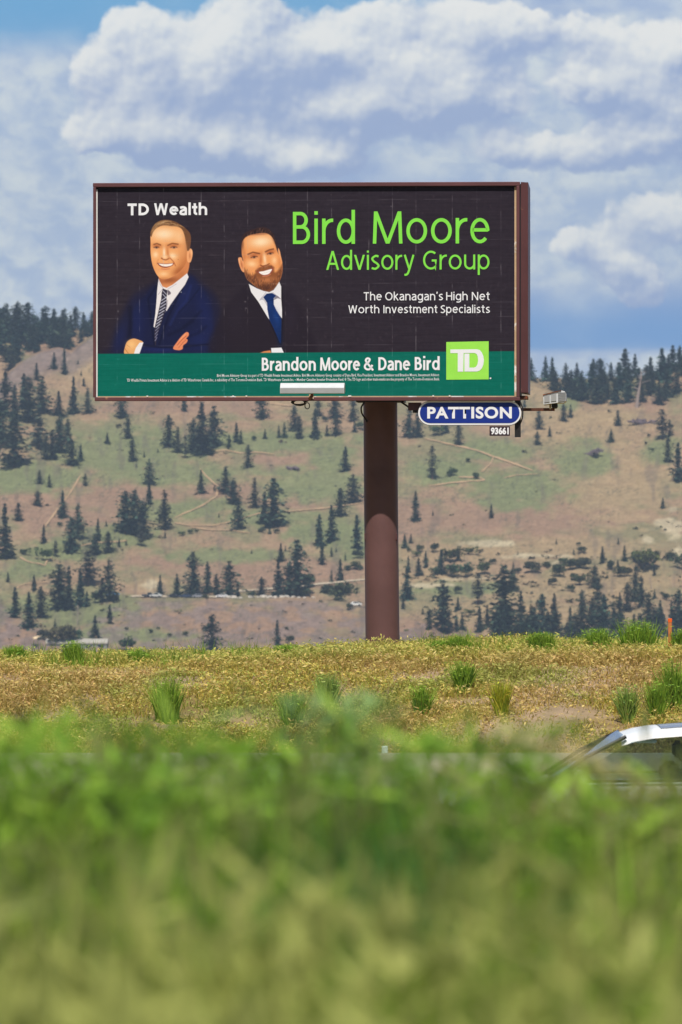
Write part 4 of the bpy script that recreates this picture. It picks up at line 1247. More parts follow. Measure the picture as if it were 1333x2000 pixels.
    # beard
    P.poly([(276, 690), (310, 760), (370, 800), (430, 770), (452, 716), (500, 686), (560, 664), (650, 655), (700, 676), (716, 750), (752, 740), (796, 690), (830, 640), (826, 760), (792, 870), (742, 950), (682, 1014), (620, 1034), (540, 1014), (460, 974), (372, 904), (308, 842)], (132, 76, 46), .9, 3.0)
    P.blob(560, 985, 190, 50, (84, 50, 40), .85, -.1); P.blob(335, 830, 46, 90, (104, 64, 48), .75, -.5); P.blob(800, 790, 26, 90, (120, 70, 46), .6); P.blob(690, 950, 70, 50, (100, 60, 44), .6, -.7)
    P.blob(600, 868, 110, 40, (206, 130, 82), .75, -.15); P.blob(430, 838, 18, 36, (92, 54, 42), .7); P.blob(480, 870, 40, 40, (170, 104, 68), .6)
    rs = np.random.RandomState(2)
    for k in range(150):
        u = rs.rand(); bx = 296 + 510 * u; by = np.interp(bx, [290, 400, 540, 640, 740, 820], [790, 880, 940, 950, 890, 760]) + rs.randn() * 46
        P.line([(bx, by - 14), (bx + rs.randn() * 7, by + 14)], 6, (72, 44, 36) if rs.rand() < .55 else (188, 122, 80), .45, .6)
    P.line([(446, 734), (500, 694), (570, 668), (650, 660), (700, 686)], 26, (150, 90, 58), .75, 1.6)
    for k in range(26):
        u = rs.rand(); bx = 460 + 230 * u; by = 728 - 130 * u + 70 * u * u + rs.randn() * 8
        P.line([(bx, by - 9), (bx - 6, by + 10)], 5, (104, 62, 46), .5, .5)
    P.poly([(450, 740), (520, 738), (600, 718), (672, 692), (702, 694), (684, 742), (636, 790), (560, 803), (505, 780)], (150, 74, 58), .95, .9)
    P.poly([(488, 750), (560, 735), (672, 706), (662, 742), (624, 780), (548, 790)], (252, 244, 238), 1, .7)
    P.line([(530, 772), (600, 758), (656, 738)], 4, (214, 196, 194), .7, .5)
    P.line([(545, 812), (610, 806), (656, 780)], 12, (226, 138, 104), .7, 1.1)
    # eyes, brows, nose
    P.blob(415, 508, 86, 34, (184, 100, 58), .88, -.2); P.blob(652, 458, 76, 32, (184, 100, 58), .88, -.2)
    P.line([(330, 492), (402, 462), (498, 482)], 19, (104, 58, 38), .8, 1.1); P.line([(584, 456), (640, 428), (698, 416)], 19, (104, 58, 38), .8, 1.1)
    for cx, cy, w in ((420, 534, 40), (655, 482, 38)):
        P.blob(cx, cy, w * 1.15, 14, (194, 124, 90), .8, -.15)
        P.blob(cx - w * .55, cy + 4, w * .4, 6, (230, 206, 190), .7); P.blob(cx + w * .55, cy - 2, w * .35, 6, (230, 206, 190), .6)
        P.blob(cx, cy, 17, 14, (52, 42, 40), 1)
        P.line([(cx - w - 6, cy + 8), (cx - 4, cy - 11), (cx + w + 6, cy - 8)], 10, (86, 46, 32), .85, .8)
        P.blob(cx + 4, cy + 32, w, 9, (240, 176, 130), .6, -.15)
    P.blob(516, 575, 22, 90, (200, 114, 66), .85, .06); P.blob(574, 560, 22, 80, (255, 226, 190), .8, -.12); P.blob(575, 636, 40, 22, (250, 190, 144), .7)
    P.line([(512, 650), (545, 664), (598, 650), (640, 628)], 14, (128, 62, 38), .9, 1.0)
    P.line([(492, 652), (452, 716)], 10, (208, 128, 84), .6, 1.3); P.line([(650, 628), (704, 676)], 9, (212, 132, 86), .55, 1.3)
    P.clip()
    # shirt, tie, cuff
    P.poly([(340, 920), (460, 985), (560, 1024), (640, 1040), (700, 1010), (742, 955), (784, 890), (812, 960), (812, 1140), (824, 1300), (824, 1422), (790, 1380), (640, 1440), (618, 1410), (480, 1180), (376, 1040)], (234, 232, 236), 1, .6, False)
    P.line([(500, 1158), (590, 1045)], 9, (168, 160, 176), .8, .6); P.line([(810, 1140), (742, 1088), (690, 1045)], 9, (172, 164, 180), .8, .6)
    P.poly([(505, 1150), (545, 1112), (600, 1170), (606, 1240), (560, 1160)], (176, 174, 184), .7, .8); P.poly([(742, 1090), (800, 1138), (760, 1130), (706, 1150)], (90, 84, 100), .7, .8)
    P.poly([(600, 1062), (680, 1052), (738, 1090), (704, 1130), (704, 1220), (740, 1300), (802, 1400), (816, 1450), (806, 1790), (792, 1770), (700, 1560), (640, 1440), (612, 1290), (606, 1190), (552, 1112)], (20, 46, 100), 1, .6, False)
    P.blob(740, 1400, 40, 110, (28, 64, 132), .7, -.3); P.blob(650, 1220, 22, 80, (28, 62, 128), .5); P.line([(600, 1180), (700, 1150)], 10, (16, 36, 84), .7, .8)
    P.blob(790, 1700, 40, 130, (20, 40, 84), .6)
    P.poly([(665, 1850), (815, 1843), (856, 1930), (672, 1930)], (236, 236, 242), 1, .6, False)
    P.poly([(470, 1930), (560, 1897), (655, 1882), (672, 1930)], (222, 138, 86), 1, .7, False)
    # ---------------- green strip, sheet seams and wear
    P.frame(0, 0, 1)
    gy = np.interp(x, [190, 1005], [690.5, 686.5])
    g = sstep(gy - .6, gy + .6, y)[..., None]
    P.c = P.c * (1 - g) + (np.array([2, 104, 90]) + ((n - .5) * 12 + (n2 - .5) * 6)[..., None]) * g
    wv = NZ3.f(x / 7, y / 7, 3); sp = NZ2.f(x / 3, y / 26, 3)
    for k, X in enumerate([228, 272, 319, 393, 438, 484, 558, 601, 648, 721, 767, 813, 884, 932, 979]):
        a = sstep(1.1, .3, np.abs(x - X - 1.2 * (sp - .5))) * (.03 + .26 * sstep(.5, .78, NZ.f(x * 0 + k * 7, y / 16, 3)))
        P.c = P.c * (1 - a[..., None]) + np.array([196, 190, 192]) * a[..., None]
    for k, Y in enumerate([391, 470, 497, 525, 554, 592, 620, 674, 710]):
        a = sstep(.9, .2, np.abs(y - Y + (x - 600) * .004)) * (.02 + .17 * sstep(.45, .75, NZ.f(x / 30, y * 0 + k * 5, 3)))
        P.c = P.c * (1 - a[..., None]) + np.array([190, 184, 188]) * a[..., None]
    for k in range(46):
        X, Y = rs.choice([228, 319, 438, 484, 601, 648, 767, 813, 932]), rs.choice([391, 470, 497, 554, 592, 620, 700, 745])
        P.blob(X + rs.randn() * 2, Y + rs.randn() * 12, .9 + rs.rand(), 1 + 1.6 * rs.rand(), (210, 204, 204), .35 * rs.rand())
    wear = sstep(.72, .86, wv) * .07
    P.c = P.c * (1 - wear[..., None]) + np.array([150, 140, 146]) * wear[..., None]
    colr = lin(np.clip(P.c, 0, 255))
    nyv, nxv = x.shape
    XL = (x - 597) * BS + OFF.x; ZL = (1000 - y) * BS + OFF.z; YL = np.full(x.shape, .0 + OFF.y)
    V = np.stack([XL.ravel(), YL.ravel(), ZL.ravel()], 1)
    i = np.arange(nyv * nxv).reshape(nyv, nxv)
    q = np.stack([i[:-1, :-1].ravel(), i[1:, :-1].ravel(), i[1:, 1:].ravel(), i[:-1, 1:].ravel()], 1)
    me = mesh_np('poster', V, [q], M['poster'], colr.reshape(-1, 3))
    return link('poster', me, board)
poster = paint_poster()

# ---- lettering
def text_mesh(txt, bold=0.0, res=4, space=1.0):
    cu = bpy.data.curves.new('lettering', 'FONT')
    cu.body = txt; cu.size = 1.0; cu.offset = bold; cu.resolution_u = res; cu.space_character = space
    cu.extrude = 0.0
    ob = bpy.data.objects.new('tmp', cu); C.objects.link(ob)
    bpy.context.view_layer.update()
    me = bpy.data.meshes.new_from_object(ob.evaluated_get(bpy.context.evaluated_depsgraph_get()))
    bpy.data.objects.remove(ob); bpy.data.curves.remove(cu)
    v = np.empty(len(me.vertices) * 3, np.float32); me.vertices.foreach_get('co', v)
    return me, v.reshape(-1, 3)
_, _hv = text_mesh('H')
CAPH = float(_hv[:, 1].max() - _hv[:, 1].min())
print('CAPH', CAPH)
def lettering(txt, x0, x1, base, cap, matl, yl, parent, bold=0.0, res=4, slope=0.0, space=1.0, label=None):
    me, v = text_mesh(txt, bold, res, space)
    w = v[:, 0].max() - v[:, 0].min()
    sx = (x1 - x0) / w; sy = (base - cap) / (CAPH + 2 * bold)
    px = x0 + (v[:, 0] - v[:, 0].min()) * sx
    py = base - (v[:, 1] + bold) * sy + (px - x0) * slope
    V = np.stack([(px - 597) * BS + OFF.x, np.full(len(v), yl + OFF.y), (1000 - py) * BS + OFF.z], 1).astype(np.float32)
    me.vertices.foreach_set('co', V.ravel())
    me.materials.clear(); me.materials.append(matl)
    me.update()
    o = link('lettering', me, parent)
    if label: o['label'] = label
    return o
YT = -.0035
# monoline sans letters: strokes as centre lines in cap-height units
XH = .79
def arc(cx, cy, rx, ry, a0, a1, n=14):
    return [(cx + rx * math.cos(math.radians(a0 + (a1 - a0) * k / n)), cy + ry * math.sin(math.radians(a0 + (a1 - a0) * k / n))) for k in range(n + 1)]
def smooth(pts, n=5): return [q[:2] for q in catmull_open([(x, y, 0) for x, y in pts], n)]
def glyph(ch, w, X=XH):
    """strokes, advance width"""
    h = w / 2
    ew = .60 + w * .35                                  # width of round lower-case letters
    def bowl(c, x0=0.0): return arc(x0 + ew / 2, X / 2, ew / 2 - h, X / 2 - h, 0, 360, 28)
    def arch(x0, wd, up=X): return arc(x0 + wd / 2, X - .31, wd / 2 - h, .31 - h, 180, 0, 12)
    if ch == ' ': return [], .30
    if ch == 'B':
        W = .57 + w * .3; m = .53
        return [[(h, 0), (h, 1)], [(h, 1 - h), (.26, 1 - h)] + arc(W - .08 - (1 - h - m) / 2 - h, (1 - h + m) / 2, (1 - h - m) / 2, (1 - h - m) / 2, 90, -90) + [(h, m)], [(h, m + .0), (.28, m)] + arc(W - m / 2 + h / 2 - h, (m + h) / 2, (m - h) / 2, (m - h) / 2, 90, -90) + [(h, h)]], W
    if ch == 'i': return [[(h, 0), (h, X)], [(h, .91), (h, .91 + max(.11, w))]], w
    if ch == 'l': return [[(h, 0), (h, 1.06)]], w
    if ch == 'I': return [[(h, 0), (h, 1)]], w
    if ch == 'r': return [[(h, 0), (h, X)], arc(.36, X - .40, .36 - h, .40 - h, 180, 84, 10)], .36
    if ch == 'd': return [bowl(ch), [(ew - h, 0), (ew - h, 1.06)]], ew
    if ch == 'p': return [bowl(ch), [(h, -.29), (h, X)]], ew
    if ch == 'g': return [bowl(ch), [(ew - h, X), (ew - h, -.02)] + arc(ew / 2 - .03, -.02, ew / 2 - h + .03, .27 - h, 0, -130, 12)], ew
    if ch == 'o': return [arc((ew + .06) / 2, X / 2, (ew + .06) / 2 - h, X / 2 - h, 0, 360, 30)], ew + .06
    if ch == 'e': return [[(h * 1.2, X * .53), (ew - h - .02, X * .53)] + arc(ew / 2, X / 2, ew / 2 - h, X / 2 - h, 6, 318, 24)], ew - .02
    if ch == 'c': return [arc(ew / 2, X / 2, ew / 2 - h, X / 2 - h, 50, 310, 20)], ew - .10
    if ch == 'a':
        W = .50 + w * .35
        return [[(.06, X - h - .05)] + arc(W / 2 - .02, X - .26, W / 2 - h + .02, .26 - h, 115, 0, 10) + [(W - h, 0)], smooth([(W - h, X * .58), (W * .55, X * .56), (h + .02, X * .40), (h + .01, X * .18), (W * .36, h - .01), (W * .72, X * .12), (W - h, X * .30)])], W
    if ch == 'n': return [[(h, 0), (h, X)], arch(0, .56 + w * .4) + [(.56 + w * .4 - h, 0)]], .56 + w * .4
    if ch == 'h': return [[(h, 0), (h, 1.06)], arch(0, .56 + w * .4) + [(.56 + w * .4 - h, 0)]], .56 + w * .4
    if ch == 'm':
        a_ = .48 + w * .5
        return [[(h, 0), (h, X)], arch(0, a_) + [(a_ - h, 0)], arch(a_ - w, a_) + [(2 * a_ - w - h, 0)]], 2 * a_ - w
    if ch == 'u':
        W = .56 + w * .4
        return [[(h, X)] + arc(W / 2, .31, W / 2 - h, .31 - h, 180, 360, 12), [(W - h, X), (W - h, 0)]], W
    if ch == 'v': return [[(h, X), (.29 + h * .4, 0), (.58 + h * .8 - h, X)]], .58 + h * .8
    if ch == 'y': return [[(h, X), (.31, .06)], [(.58 + h * .8 - h, X), (.33, .04)] + smooth([(.33, .04), (.25, -.17), (.16, -.26), (.04, -.27)])[1:]], .58 + h * .8
    if ch == 's': return [smooth([(.44, X - h - .03), (.27, X - h), (h + .02, X * .76), (.16, X * .57), (.34, X * .43), (.46 - h * .3, X * .25), (.26, h), (.04, h + .04)])], .48
    if ch == 't': return [[(.15 + h * .5, .99), (.15 + h * .5, .22)] + arc(.15 + h * .5 + .16, .22, .16, .22 - h, 180, 275, 8), [(0, X - h), (.38, X - h)]], .39
    if ch == 'k': return [[(h, 0), (h, 1.06)], [(h, .36), (.48, X)], [(.20, .44), (.52, 0)]], .54
    if ch == 'A': return [[(h, 0), (.37, 1), (.74 - h, 0)], [(.17, .32), (.57, .32)]], .74
    if ch == 'M': return [[(h, 0), (h + .04, 1), (.50, 0), (.96 - h, 1), (1.0 - h, 0)]], 1.0
    if ch == 'N': return [[(h, 0), (h, 1), (.72 - h, 0), (.72 - h, 1)]], .72
    if ch == 'H': return [[(h, 0), (h, 1)], [(.70 - h, 0), (.70 - h, 1)], [(h, .52), (.70 - h, .52)]], .70
    if ch == 'T': return [[(0, 1 - h), (.62, 1 - h)], [(.31, 0), (.31, 1 - h)]], .62
    if ch == 'D': return [[(h, 0), (h, 1)], [(h, 1 - h), (.26, 1 - h)] + arc(.28, .5, .46 - h, .5 - h, 90, -90, 18) + [(h, h)]], .74
    if ch == 'O': return [arc(.43, .5, .43 - h, .5 - h, 0, 360, 32)], .86
    if ch == 'G': return [arc(.43, .5, .43 - h, .5 - h, 52, 312, 24) + [(.74 - h, .10), (.74 - h, .48), (.47, .48)]], .76
    if ch == 'S': return [smooth([(.50, 1 - h - .04), (.30, 1 - h), (h + .02, .77), (.18, .58), (.40, .43), (.54 - h * .3, .25), (.30, h), (.04, h + .05)])], .56
    if ch == 'W': return [[(h, 1), (.27, 0), (.52, 1), (.77, 0), (1.04 - h, 1)]], 1.04
    if ch == '&': return [smooth([(.68, 0), (.42, .34), (.18, .68), (.17, .84), (.30, 1 - h), (.43, .84), (.34, .64), (.12, .42), (h + .01, .22), (.24, h), (.46, .12), (.62, .42)])], .70
    if ch == '’': return [[(.10, 1.04), (.05, .80)]], .14
    raise KeyError(ch)
def ribbon2(pts, w):
    p = np.array(pts, float)
    keep = [0] + [i for i in range(1, len(p)) if np.hypot(*(p[i] - p[i - 1])) > 1e-5]; p = p[keep]
    closed = np.hypot(*(p[0] - p[-1])) < 1e-4 and len(p) > 4
    d = np.diff(p, axis=0); d /= np.linalg.norm(d, axis=1)[:, None]
    nrm = np.stack([-d[:, 1], d[:, 0]], 1)
    L_, R_ = [], []
    for i in range(len(p)):
        a = nrm[i - 1] if i > 0 else (nrm[-1] if closed else nrm[0])
        b = nrm[i] if i < len(nrm) else (nrm[0] if closed else nrm[-1])
        m = a + b; m = m / (np.linalg.norm(m) + 1e-9); k = min(1 / max(.32, float(m @ a)), 3.0)
        L_.append(p[i] + m * w / 2 * k); R_.append(p[i] - m * w / 2 * k)
    return np.array(L_), np.array(R_)
def sign_text(txt, x0, x1, base, cap, matl, w, gap=.12, X=XH, slope=0.0, space=.30):
    pen = 0.0; strokes = []; top = []
    for ch in txt:
        if ch == ' ': pen += space; continue
        st, adv = glyph(ch, w, X)
        for s_ in st:
            s_ = [(x + pen, y) for x, y in s_]
            if ch in 'MWNAv' and s_[0][1] != s_[1][1]:
                strokes += [[a_, b_] for a_, b_ in zip(s_[:-1], s_[1:])]; top += [1] * (len(s_) - 1)
            else: strokes.append(s_); top.append(0)
        pen += adv + gap
    tot = pen - gap
    sx = (x1 - x0) / tot; sy = base - cap
    V, Q = [], []
    for k, s_ in enumerate(strokes):
        # stroke width kept even after the horizontal scaling
        L_, R_ = ribbon2([(x * sx / sy, y) for x, y in s_], w)
        if top[k]:                                   # slanted strokes end on the base and cap lines
            (ax, ay), (bx, by) = [(x * sx / sy, y) for x, y in s_]
            hw = w / 2 * math.hypot(bx - ax, by - ay) / abs(by - ay) * (.92 if w > .15 else 1)
            sg_ = -1 if by > ay else 1
            L_ = np.array([(ax + sg_ * hw, ay), (bx + sg_ * hw, by)]); R_ = np.array([(ax - sg_ * hw, ay), (bx - sg_ * hw, by)])
        n = len(L_)
        for (x, y) in np.concatenate([L_, R_]):
            px = x0 + x * sy; py = base - y * sy + (px - x0) * slope
            V.append(((px - 597) * BS + OFF.x, YT - .0004 * (k % 4) + OFF.y, (1000 - py) * BS + OFF.z))
        b = len(V) - 2 * n
        Q += [(b + i, b + i + 1, b + n + i + 1, b + n + i) for i in range(n - 1)]
    me = mesh_np('lettering', V, [np.array(Q)], matl)
    return link('lettering', me, poster)
sign_text('TD', 248.5, 291, 419.6, 396.5, M['white_print'], .215, .10, .76)
sign_text('Wealth', 300, 405, 419.4, 396.2, M['white_print'], .20, .075, .76)
sign_text('Bird', 573, 693.5, 476.5, 413.8, M['lime_print'], .108, .17)
sign_text('Moore', 729, 955, 476.2, 413.4, M['lime_print'], .108, .14)
sign_text('Advisory', 638, 810, 527.2, 490.4, M['lime_print'], .108, .13)
sign_text('Group', 827, 956.5, 527, 490.2, M['lime_print'], .108, .14)
sign_text('The', 711, 746, 587, 571, M['white_print'], .13, .13)
sign_text('Okanagan’s', 753, 865.5, 587, 571, M['white_print'], .13, .13)
sign_text('High', 872, 914, 587, 571, M['white_print'], .13, .13)
sign_text('Net', 922, 957, 587, 571, M['white_print'], .13, .13)
sign_text('Worth', 681, 741.5, 612, 596.6, M['white_print'], .13, .13)
sign_text('Investment', 749.5, 855, 612, 596.6, M['white_print'], .13, .13)
sign_text('Specialists', 861, 957, 612, 596.6, M['white_print'], .13, .13)
sign_text('Brandon', 512, 617, 724.0, 698.6, M['white_print'], .165, .13, .76)
sign_text('Moore', 626, 703, 723.7, 698.3, M['white_print'], .165, .12, .76)
sign_text('&', 711, 730, 723.5, 698.1, M['white_print'], .155, .1, .76)
sign_text('Dane', 740, 801, 723.3, 697.9, M['white_print'], .165, .13, .76)
sign_text('Bird', 811, 859, 723.1, 697.6, M['white_print'], .165, .14, .76)
lettering('Bird Moore Advisory Group is a part of TD Wealth Private Investment Advice. Bird Moore Advisory Group consists of Dane Bird, Vice President, Investment Advisor and Brandon Moore, Investment Advisor.', 424, 859, 736, 730.4, M['white_print'], YT, poster, .006, 1, -.002)
lettering('TD Wealth Private Investment Advice is a division of TD Waterhouse Canada Inc., a subsidiary of The Toronto-Dominion Bank. TD Waterhouse Canada Inc. – Member Canadian Investor Protection Fund. ® The TD logo and other trade-marks are the property of The Toronto-Dominion Bank.', 247, 859, 745, 739.4, M['white_print'], YT, poster, .006, 1, -.003)

def build_logo():
    mb = BB()
    def q(pts): return [(bl(860 + a / 11.11, 650 + b / 11.11)) for a, b in pts]
    sq = q([(136, 205), (1055, 190), (1055, 1015), (136, 1022)])
    mb.add([(a, YT, b) for a, b in sq], [(3, 2, 1, 0)])
    o = mb.make('logo_square', M['lime_square'], poster)
    arc1 = [(800, 362), (860, 378), (905, 430), (938, 510), (952, 600), (940, 690), (908, 775), (860, 826), (800, 845)]
    arc2 = [(740, 760), (782, 738), (812, 690), (826, 610), (818, 520), (795, 466), (750, 444)]
    pts = [(225, 366)] + arc1 + [(530, 846), (530, 458), (636, 458), (636, 760)] + arc2 + [(512, 444), (504, 848), (385, 848), (385, 446), (225, 446)]
    mb = BB()
    v = [(a, YT - .003, b) for a, b in q(pts)]
    mb.add(v, [tuple(range(len(v)))])
    me = bpy.data.meshes.new('logo_letters')
    me.from_pydata([(a + OFF.x, b + OFF.y, c + OFF.z) for a, b, c in v], [], [tuple(range(len(v)))])
    import bmesh
    bm = bmesh.new(); bm.from_mesh(me); bmesh.ops.triangulate(bm, faces=bm.faces); bm.to_mesh(me); bm.free()
    me.materials.append(M['white_print'])
    link('logo_letters', me, poster)
    mb = BB()
    x, z = bl(958.4, 739.2)
    mb.add([(x + .012 * math.cos(6.283 * k / 10), YT, z + .012 * math.sin(6.283 * k / 10)) for k in range(10)], [tuple(range(10))])
    mb.make('registered_mark', M['white_print'], poster)
build_logo()

def oval(px0, px1, py0, py1, y, n=14):
    r = (py1 - py0) / 2
    pts = []
    for k in range(n + 1):
        a = math.pi / 2 + math.pi * k / n
        pts.append((px0 + r + r * math.cos(a), py0 + r - r * math.sin(a)))
    for k in range(n + 1):
        a = -math.pi / 2 + math.pi * k / n
        pts.append((px1 - r + r * math.cos(a), py0 + r - r * math.sin(a)))
    return [bl(*p) for p in pts]
def build_plates():
    yp = .012
    mb = BB()
    mb.prism(oval(816.5, 1019, 782.8, 831, 0), 'y', yp + .012, yp + .06)
    plate = mb.make('name_plate', M['plum'])
    mb = BB(); mb.prism(oval(817.3, 1018.3, 783.2, 830.2, 0), 'y', yp + .004, yp + .0118); mb.make('plate_border', M['white_print'], plate)
    mb = BB(); mb.prism(oval(820.6, 1015, 786.6, 826.6, 0), 'y', yp, yp + .0038); mb.make('plate_field', M['blue_plate'], plate)
    lettering('PATTISON', 835, 1000, 817.6, 795, M['white_print'], yp - .003, plate, .034, 6, -.0005, 1.10)
    mb = BB(); rect(mb, 956.5, 996.3, 832.6, 851.5, yp + .005, yp + .03); np_ = mb.make('number_plate', M['plum'])
    lettering('93661', 959, 994, 848.6, 835.4, M['white_print'], yp + .002, np_, .045, 4)
    mb = BB(); rect(mb, 1005.5, 1017, 775, 854, .08, .20); mb.make('support_post', M['black_steel'])
    mb = BB(); rect(mb, 797, 822, 786, 801, .16, .42); mb.make('plate_bracket', M['frame_brown'])
    mb = BB(); rect(mb, 806, 822, 801, 806, .16, .24); mb.make('bracket_foot', M['black_steel'])
    # ladder-side curved cable by the plate
    def cable(pts, r, name='cable'):
        mb = BB()
        p = catmull_open([(*[bl(a, b)[0]], c, bl(a, b)[1]) for a, b, c in pts])
        mb.tube(p, r, 7); return mb.make(name, M['cable'], None, True)
    cable([(1017, 786, .1), (1021, 800, .05), (1020, 818, .05), (1014, 832, .1)], .010)
    cable([(779, 783, .9), (790, 790, .6), (803, 798, .4), (815, 803, .3)], .014)
    cable([(706, 784, .9), (701, 794, .8), (702, 806, .85), (708, 816, 1.0), (712, 824, 1.1)], .012)
    # coil of cable hanging under the frame
    mb = BB()
    for e in range(3):
        pts = []
        for k in range(25):
            a = 6.283 * k / 24
            x, z = bl(583 + (13.5 - e) * math.cos(a) + e, 785.5 + (4.2 + .5 * e) * math.sin(a) + .6 * e)
            pts.append((x, .02 + .03 * math.sin(a) + .01 * e, z))
        mb.tube(pts, .009, 6, 0, False)
    pts = []
    for k in range(19):
        a = 6.283 * k / 18
        x, z = bl(600.5 + 4.6 * math.cos(a), 792.5 + 6 * math.sin(a)); pts.append((x, .02, z))
    mb.tube(pts, .007, 6, 0, False)
    x0, z0 = bl(594, 785); x1, z1 = bl(609, 777)
    mb.tube([(x0, .0, z0), ((x0 + x1) / 2, -.02, (z0 + z1) / 2 - .01), (x1, -.04, z1)], .016, 6)
    mb.make('cable_coil', M['cable'], None, True)
    # clip on the frame edge
    mb = BB(); rect(mb, 604.5, 613.5, 770.5, 772.6, -.07, -.05); rect(mb, 604.5, 606.2, 772.6, 779, -.07, -.05); rect(mb, 611.8, 613.5, 772.6, 779, -.07, -.05)
    mb.make('lamp_clamp', M['trim_worn'])
    for px, w in ((482, 3), (684, 6), (847, 3), (879, 3), (288, 3), (456, 3)):
        mb = BB(); rect(mb, px - w / 2, px + w / 2, 772.4, 774.6, -.06, -.05); mb.make('frame_clip', M['trim_white'])

build_plates()

def build_lamps():
    yl = -1.25                                  # lamp in front of the face on an arm
    k = (82 + yl) / 82
    def b2(px, py):
        return bl_at(px, yl), (1000 - py) / F * (82 + yl)
    mb = BB()
    xa, zt = b2(547.5, 747.5); xb, zb = b2(672.5, 768.5)
    h = zt - zb
    prof = [(yl, zb), (yl, zt - h * .46), (yl + .10, zt - h * .06), (yl + .16, zt), (yl + .30, zt - h * .1), (yl + .32, zb + h * .25), (yl + .2, zb)]
    mb.prism(prof, 'x', xa, xb)
    lamp = mb.make('floodlight', M['alu'])
    mb = BB(); mb.box(xa + .004, xb - .004, yl - .006, yl - .001, zb + .004, zb + h * .50); mb.make('back_plate', M['alu_grey'], lamp)
    mb = BB(); xx0, zz0 = bl(609, 777)
    mb.tube([(xx0, .0, zz0), (xx0, -.5, zz0 - .02), (bl_at(610, yl + .2), yl + .2, zb - .03), (bl_at(610, yl + .2), yl + .2, zb + .01)], .022, 8)
    mb.make('lamp_arm', M['rust'], lamp, True)
    # second lamp, for the rear face, reaching out past the right end
    yl = 1.0
    def b3(px, py): return bl_at(px, yl), (1000 - py) / F * (82 + yl)
    mb = BB()
    P = [b3(1061, 771.5), b3(1096.5, 763), b3(1103, 764.5), b3(1106, 768.5), b3(1106, 783), b3(1101, 787), b3(1089, 787), b3(1062, 790.5)]
    mb.prism(P, 'y', yl, yl + .9)
    l2 = mb.make('floodlight', M['alu'])
    for r in range(6):
        mb = BB()
        a, c = b3(1090.5, 767.5 + r * 3.2), b3(1105.5, 766.3 + r * 3.2)
        mb.prism([(a[0], a[1]), (c[0], c[1]), (c[0], c[1] - .009), (a[0], a[1] - .009)], 'y', yl - .012, yl)
        mb.make('louvre', M['alu_grey'], l2)
    for (a0, a1, a2, a3) in ((1063.5, 1074, 774, 786.5), (1076.5, 1087, 771.4, 784.5)):
        mb = BB()
        q0, q1, q2, q3 = b3(a0, a2), b3(a1, a2 - 2.6), b3(a1, a3 - 1), b3(a0, a3)
        mb.prism([q0, q1, q2, q3], 'y', yl - .010, yl)
        mb.make('side_panel', M['alu_grey'], l2)
    mb = BB()
    q = [b3(1060.5, 771), b3(1096.5, 762.4), b3(1096.5, 764), b3(1061, 772.6)]
    mb.prism(q, 'y', yl - .014, yl - .001); mb.make('top_rim', M['rust'], l2)
    mb = BB()
    a, b_ = b3(1021, 798), b3(1083, 799.5)
    mb.box(a[0] - .1, b_[0], yl + .4, yl + .46, b_[1] - .02, a[1] + .012)
    mb.make('lamp_arm', M['rust'], l2)
    mb = BB()
    a, b_ = b3(1072.5, 788), b3(1076, 799)
    mb.box(a[0], b_[0], yl + .38, yl + .48, b_[1], a[1]); 
    mb.make('lamp_post', M['trim_worn'], l2)
    mb = BB(); a, b_ = b3(1077, 786.5), b3(1089, 797.5)
    mb.box(a[0], b_[0], yl + .3, yl + .5, b_[1], a[1], 0, .02); mb.make('knuckle', M['black_steel'], l2)
build_lamps()
#PART4
# ------------------------------------------------------------------ roadside barrier, stake
def build_barrier():
    y, base, top = 66.0, -3.66, -471 / F * 66
    h = top - base
    mb = MB()
    prof = [(y - .30, base), (y - .30, base + .08), (y - .13, base + .33), (y - .08, base + h), (y + .08, base + h), (y + .13, base + .33), (y + .30, base + .08), (y + .30, base)]
    mb.prism(prof, 'x', -60, 60)
    o = mb.build('roadside_barrier', M['concrete'])
    tag(o, 'long low concrete road barrier at the foot of the grassy bank', 'barrier')
    x = (752 - 666.5) / F * 66
    mb = MB(); mb.box(x - .035, x + .035, y - .03, y + .03, top - .005, top + .085, 0, .008)
    mb.build('reflector', M['reflector'], o)
build_barrier()

def build_stake():
    y = 81.2
    x = (1309 - 666.5) / F * y
    zt = -208 / F * y
    z0 = float(gz(x, y))
    root = empty('survey_stake', (x, y, z0), 'thin wooden stake with an orange painted top on the crest at right', 'stake')
    mb = MB(); mb.box(-.026, .026, -.012, .012, -.1, zt - z0 - .055, 0, .003); mb.build('shaft', M['stake'], root)
    mb = MB(); mb.box(-.029, .029, -.014, .014, zt - z0 - .055, zt - z0, 0, .004); mb.build('painted_top', M['stake_paint'], root)
build_stake()

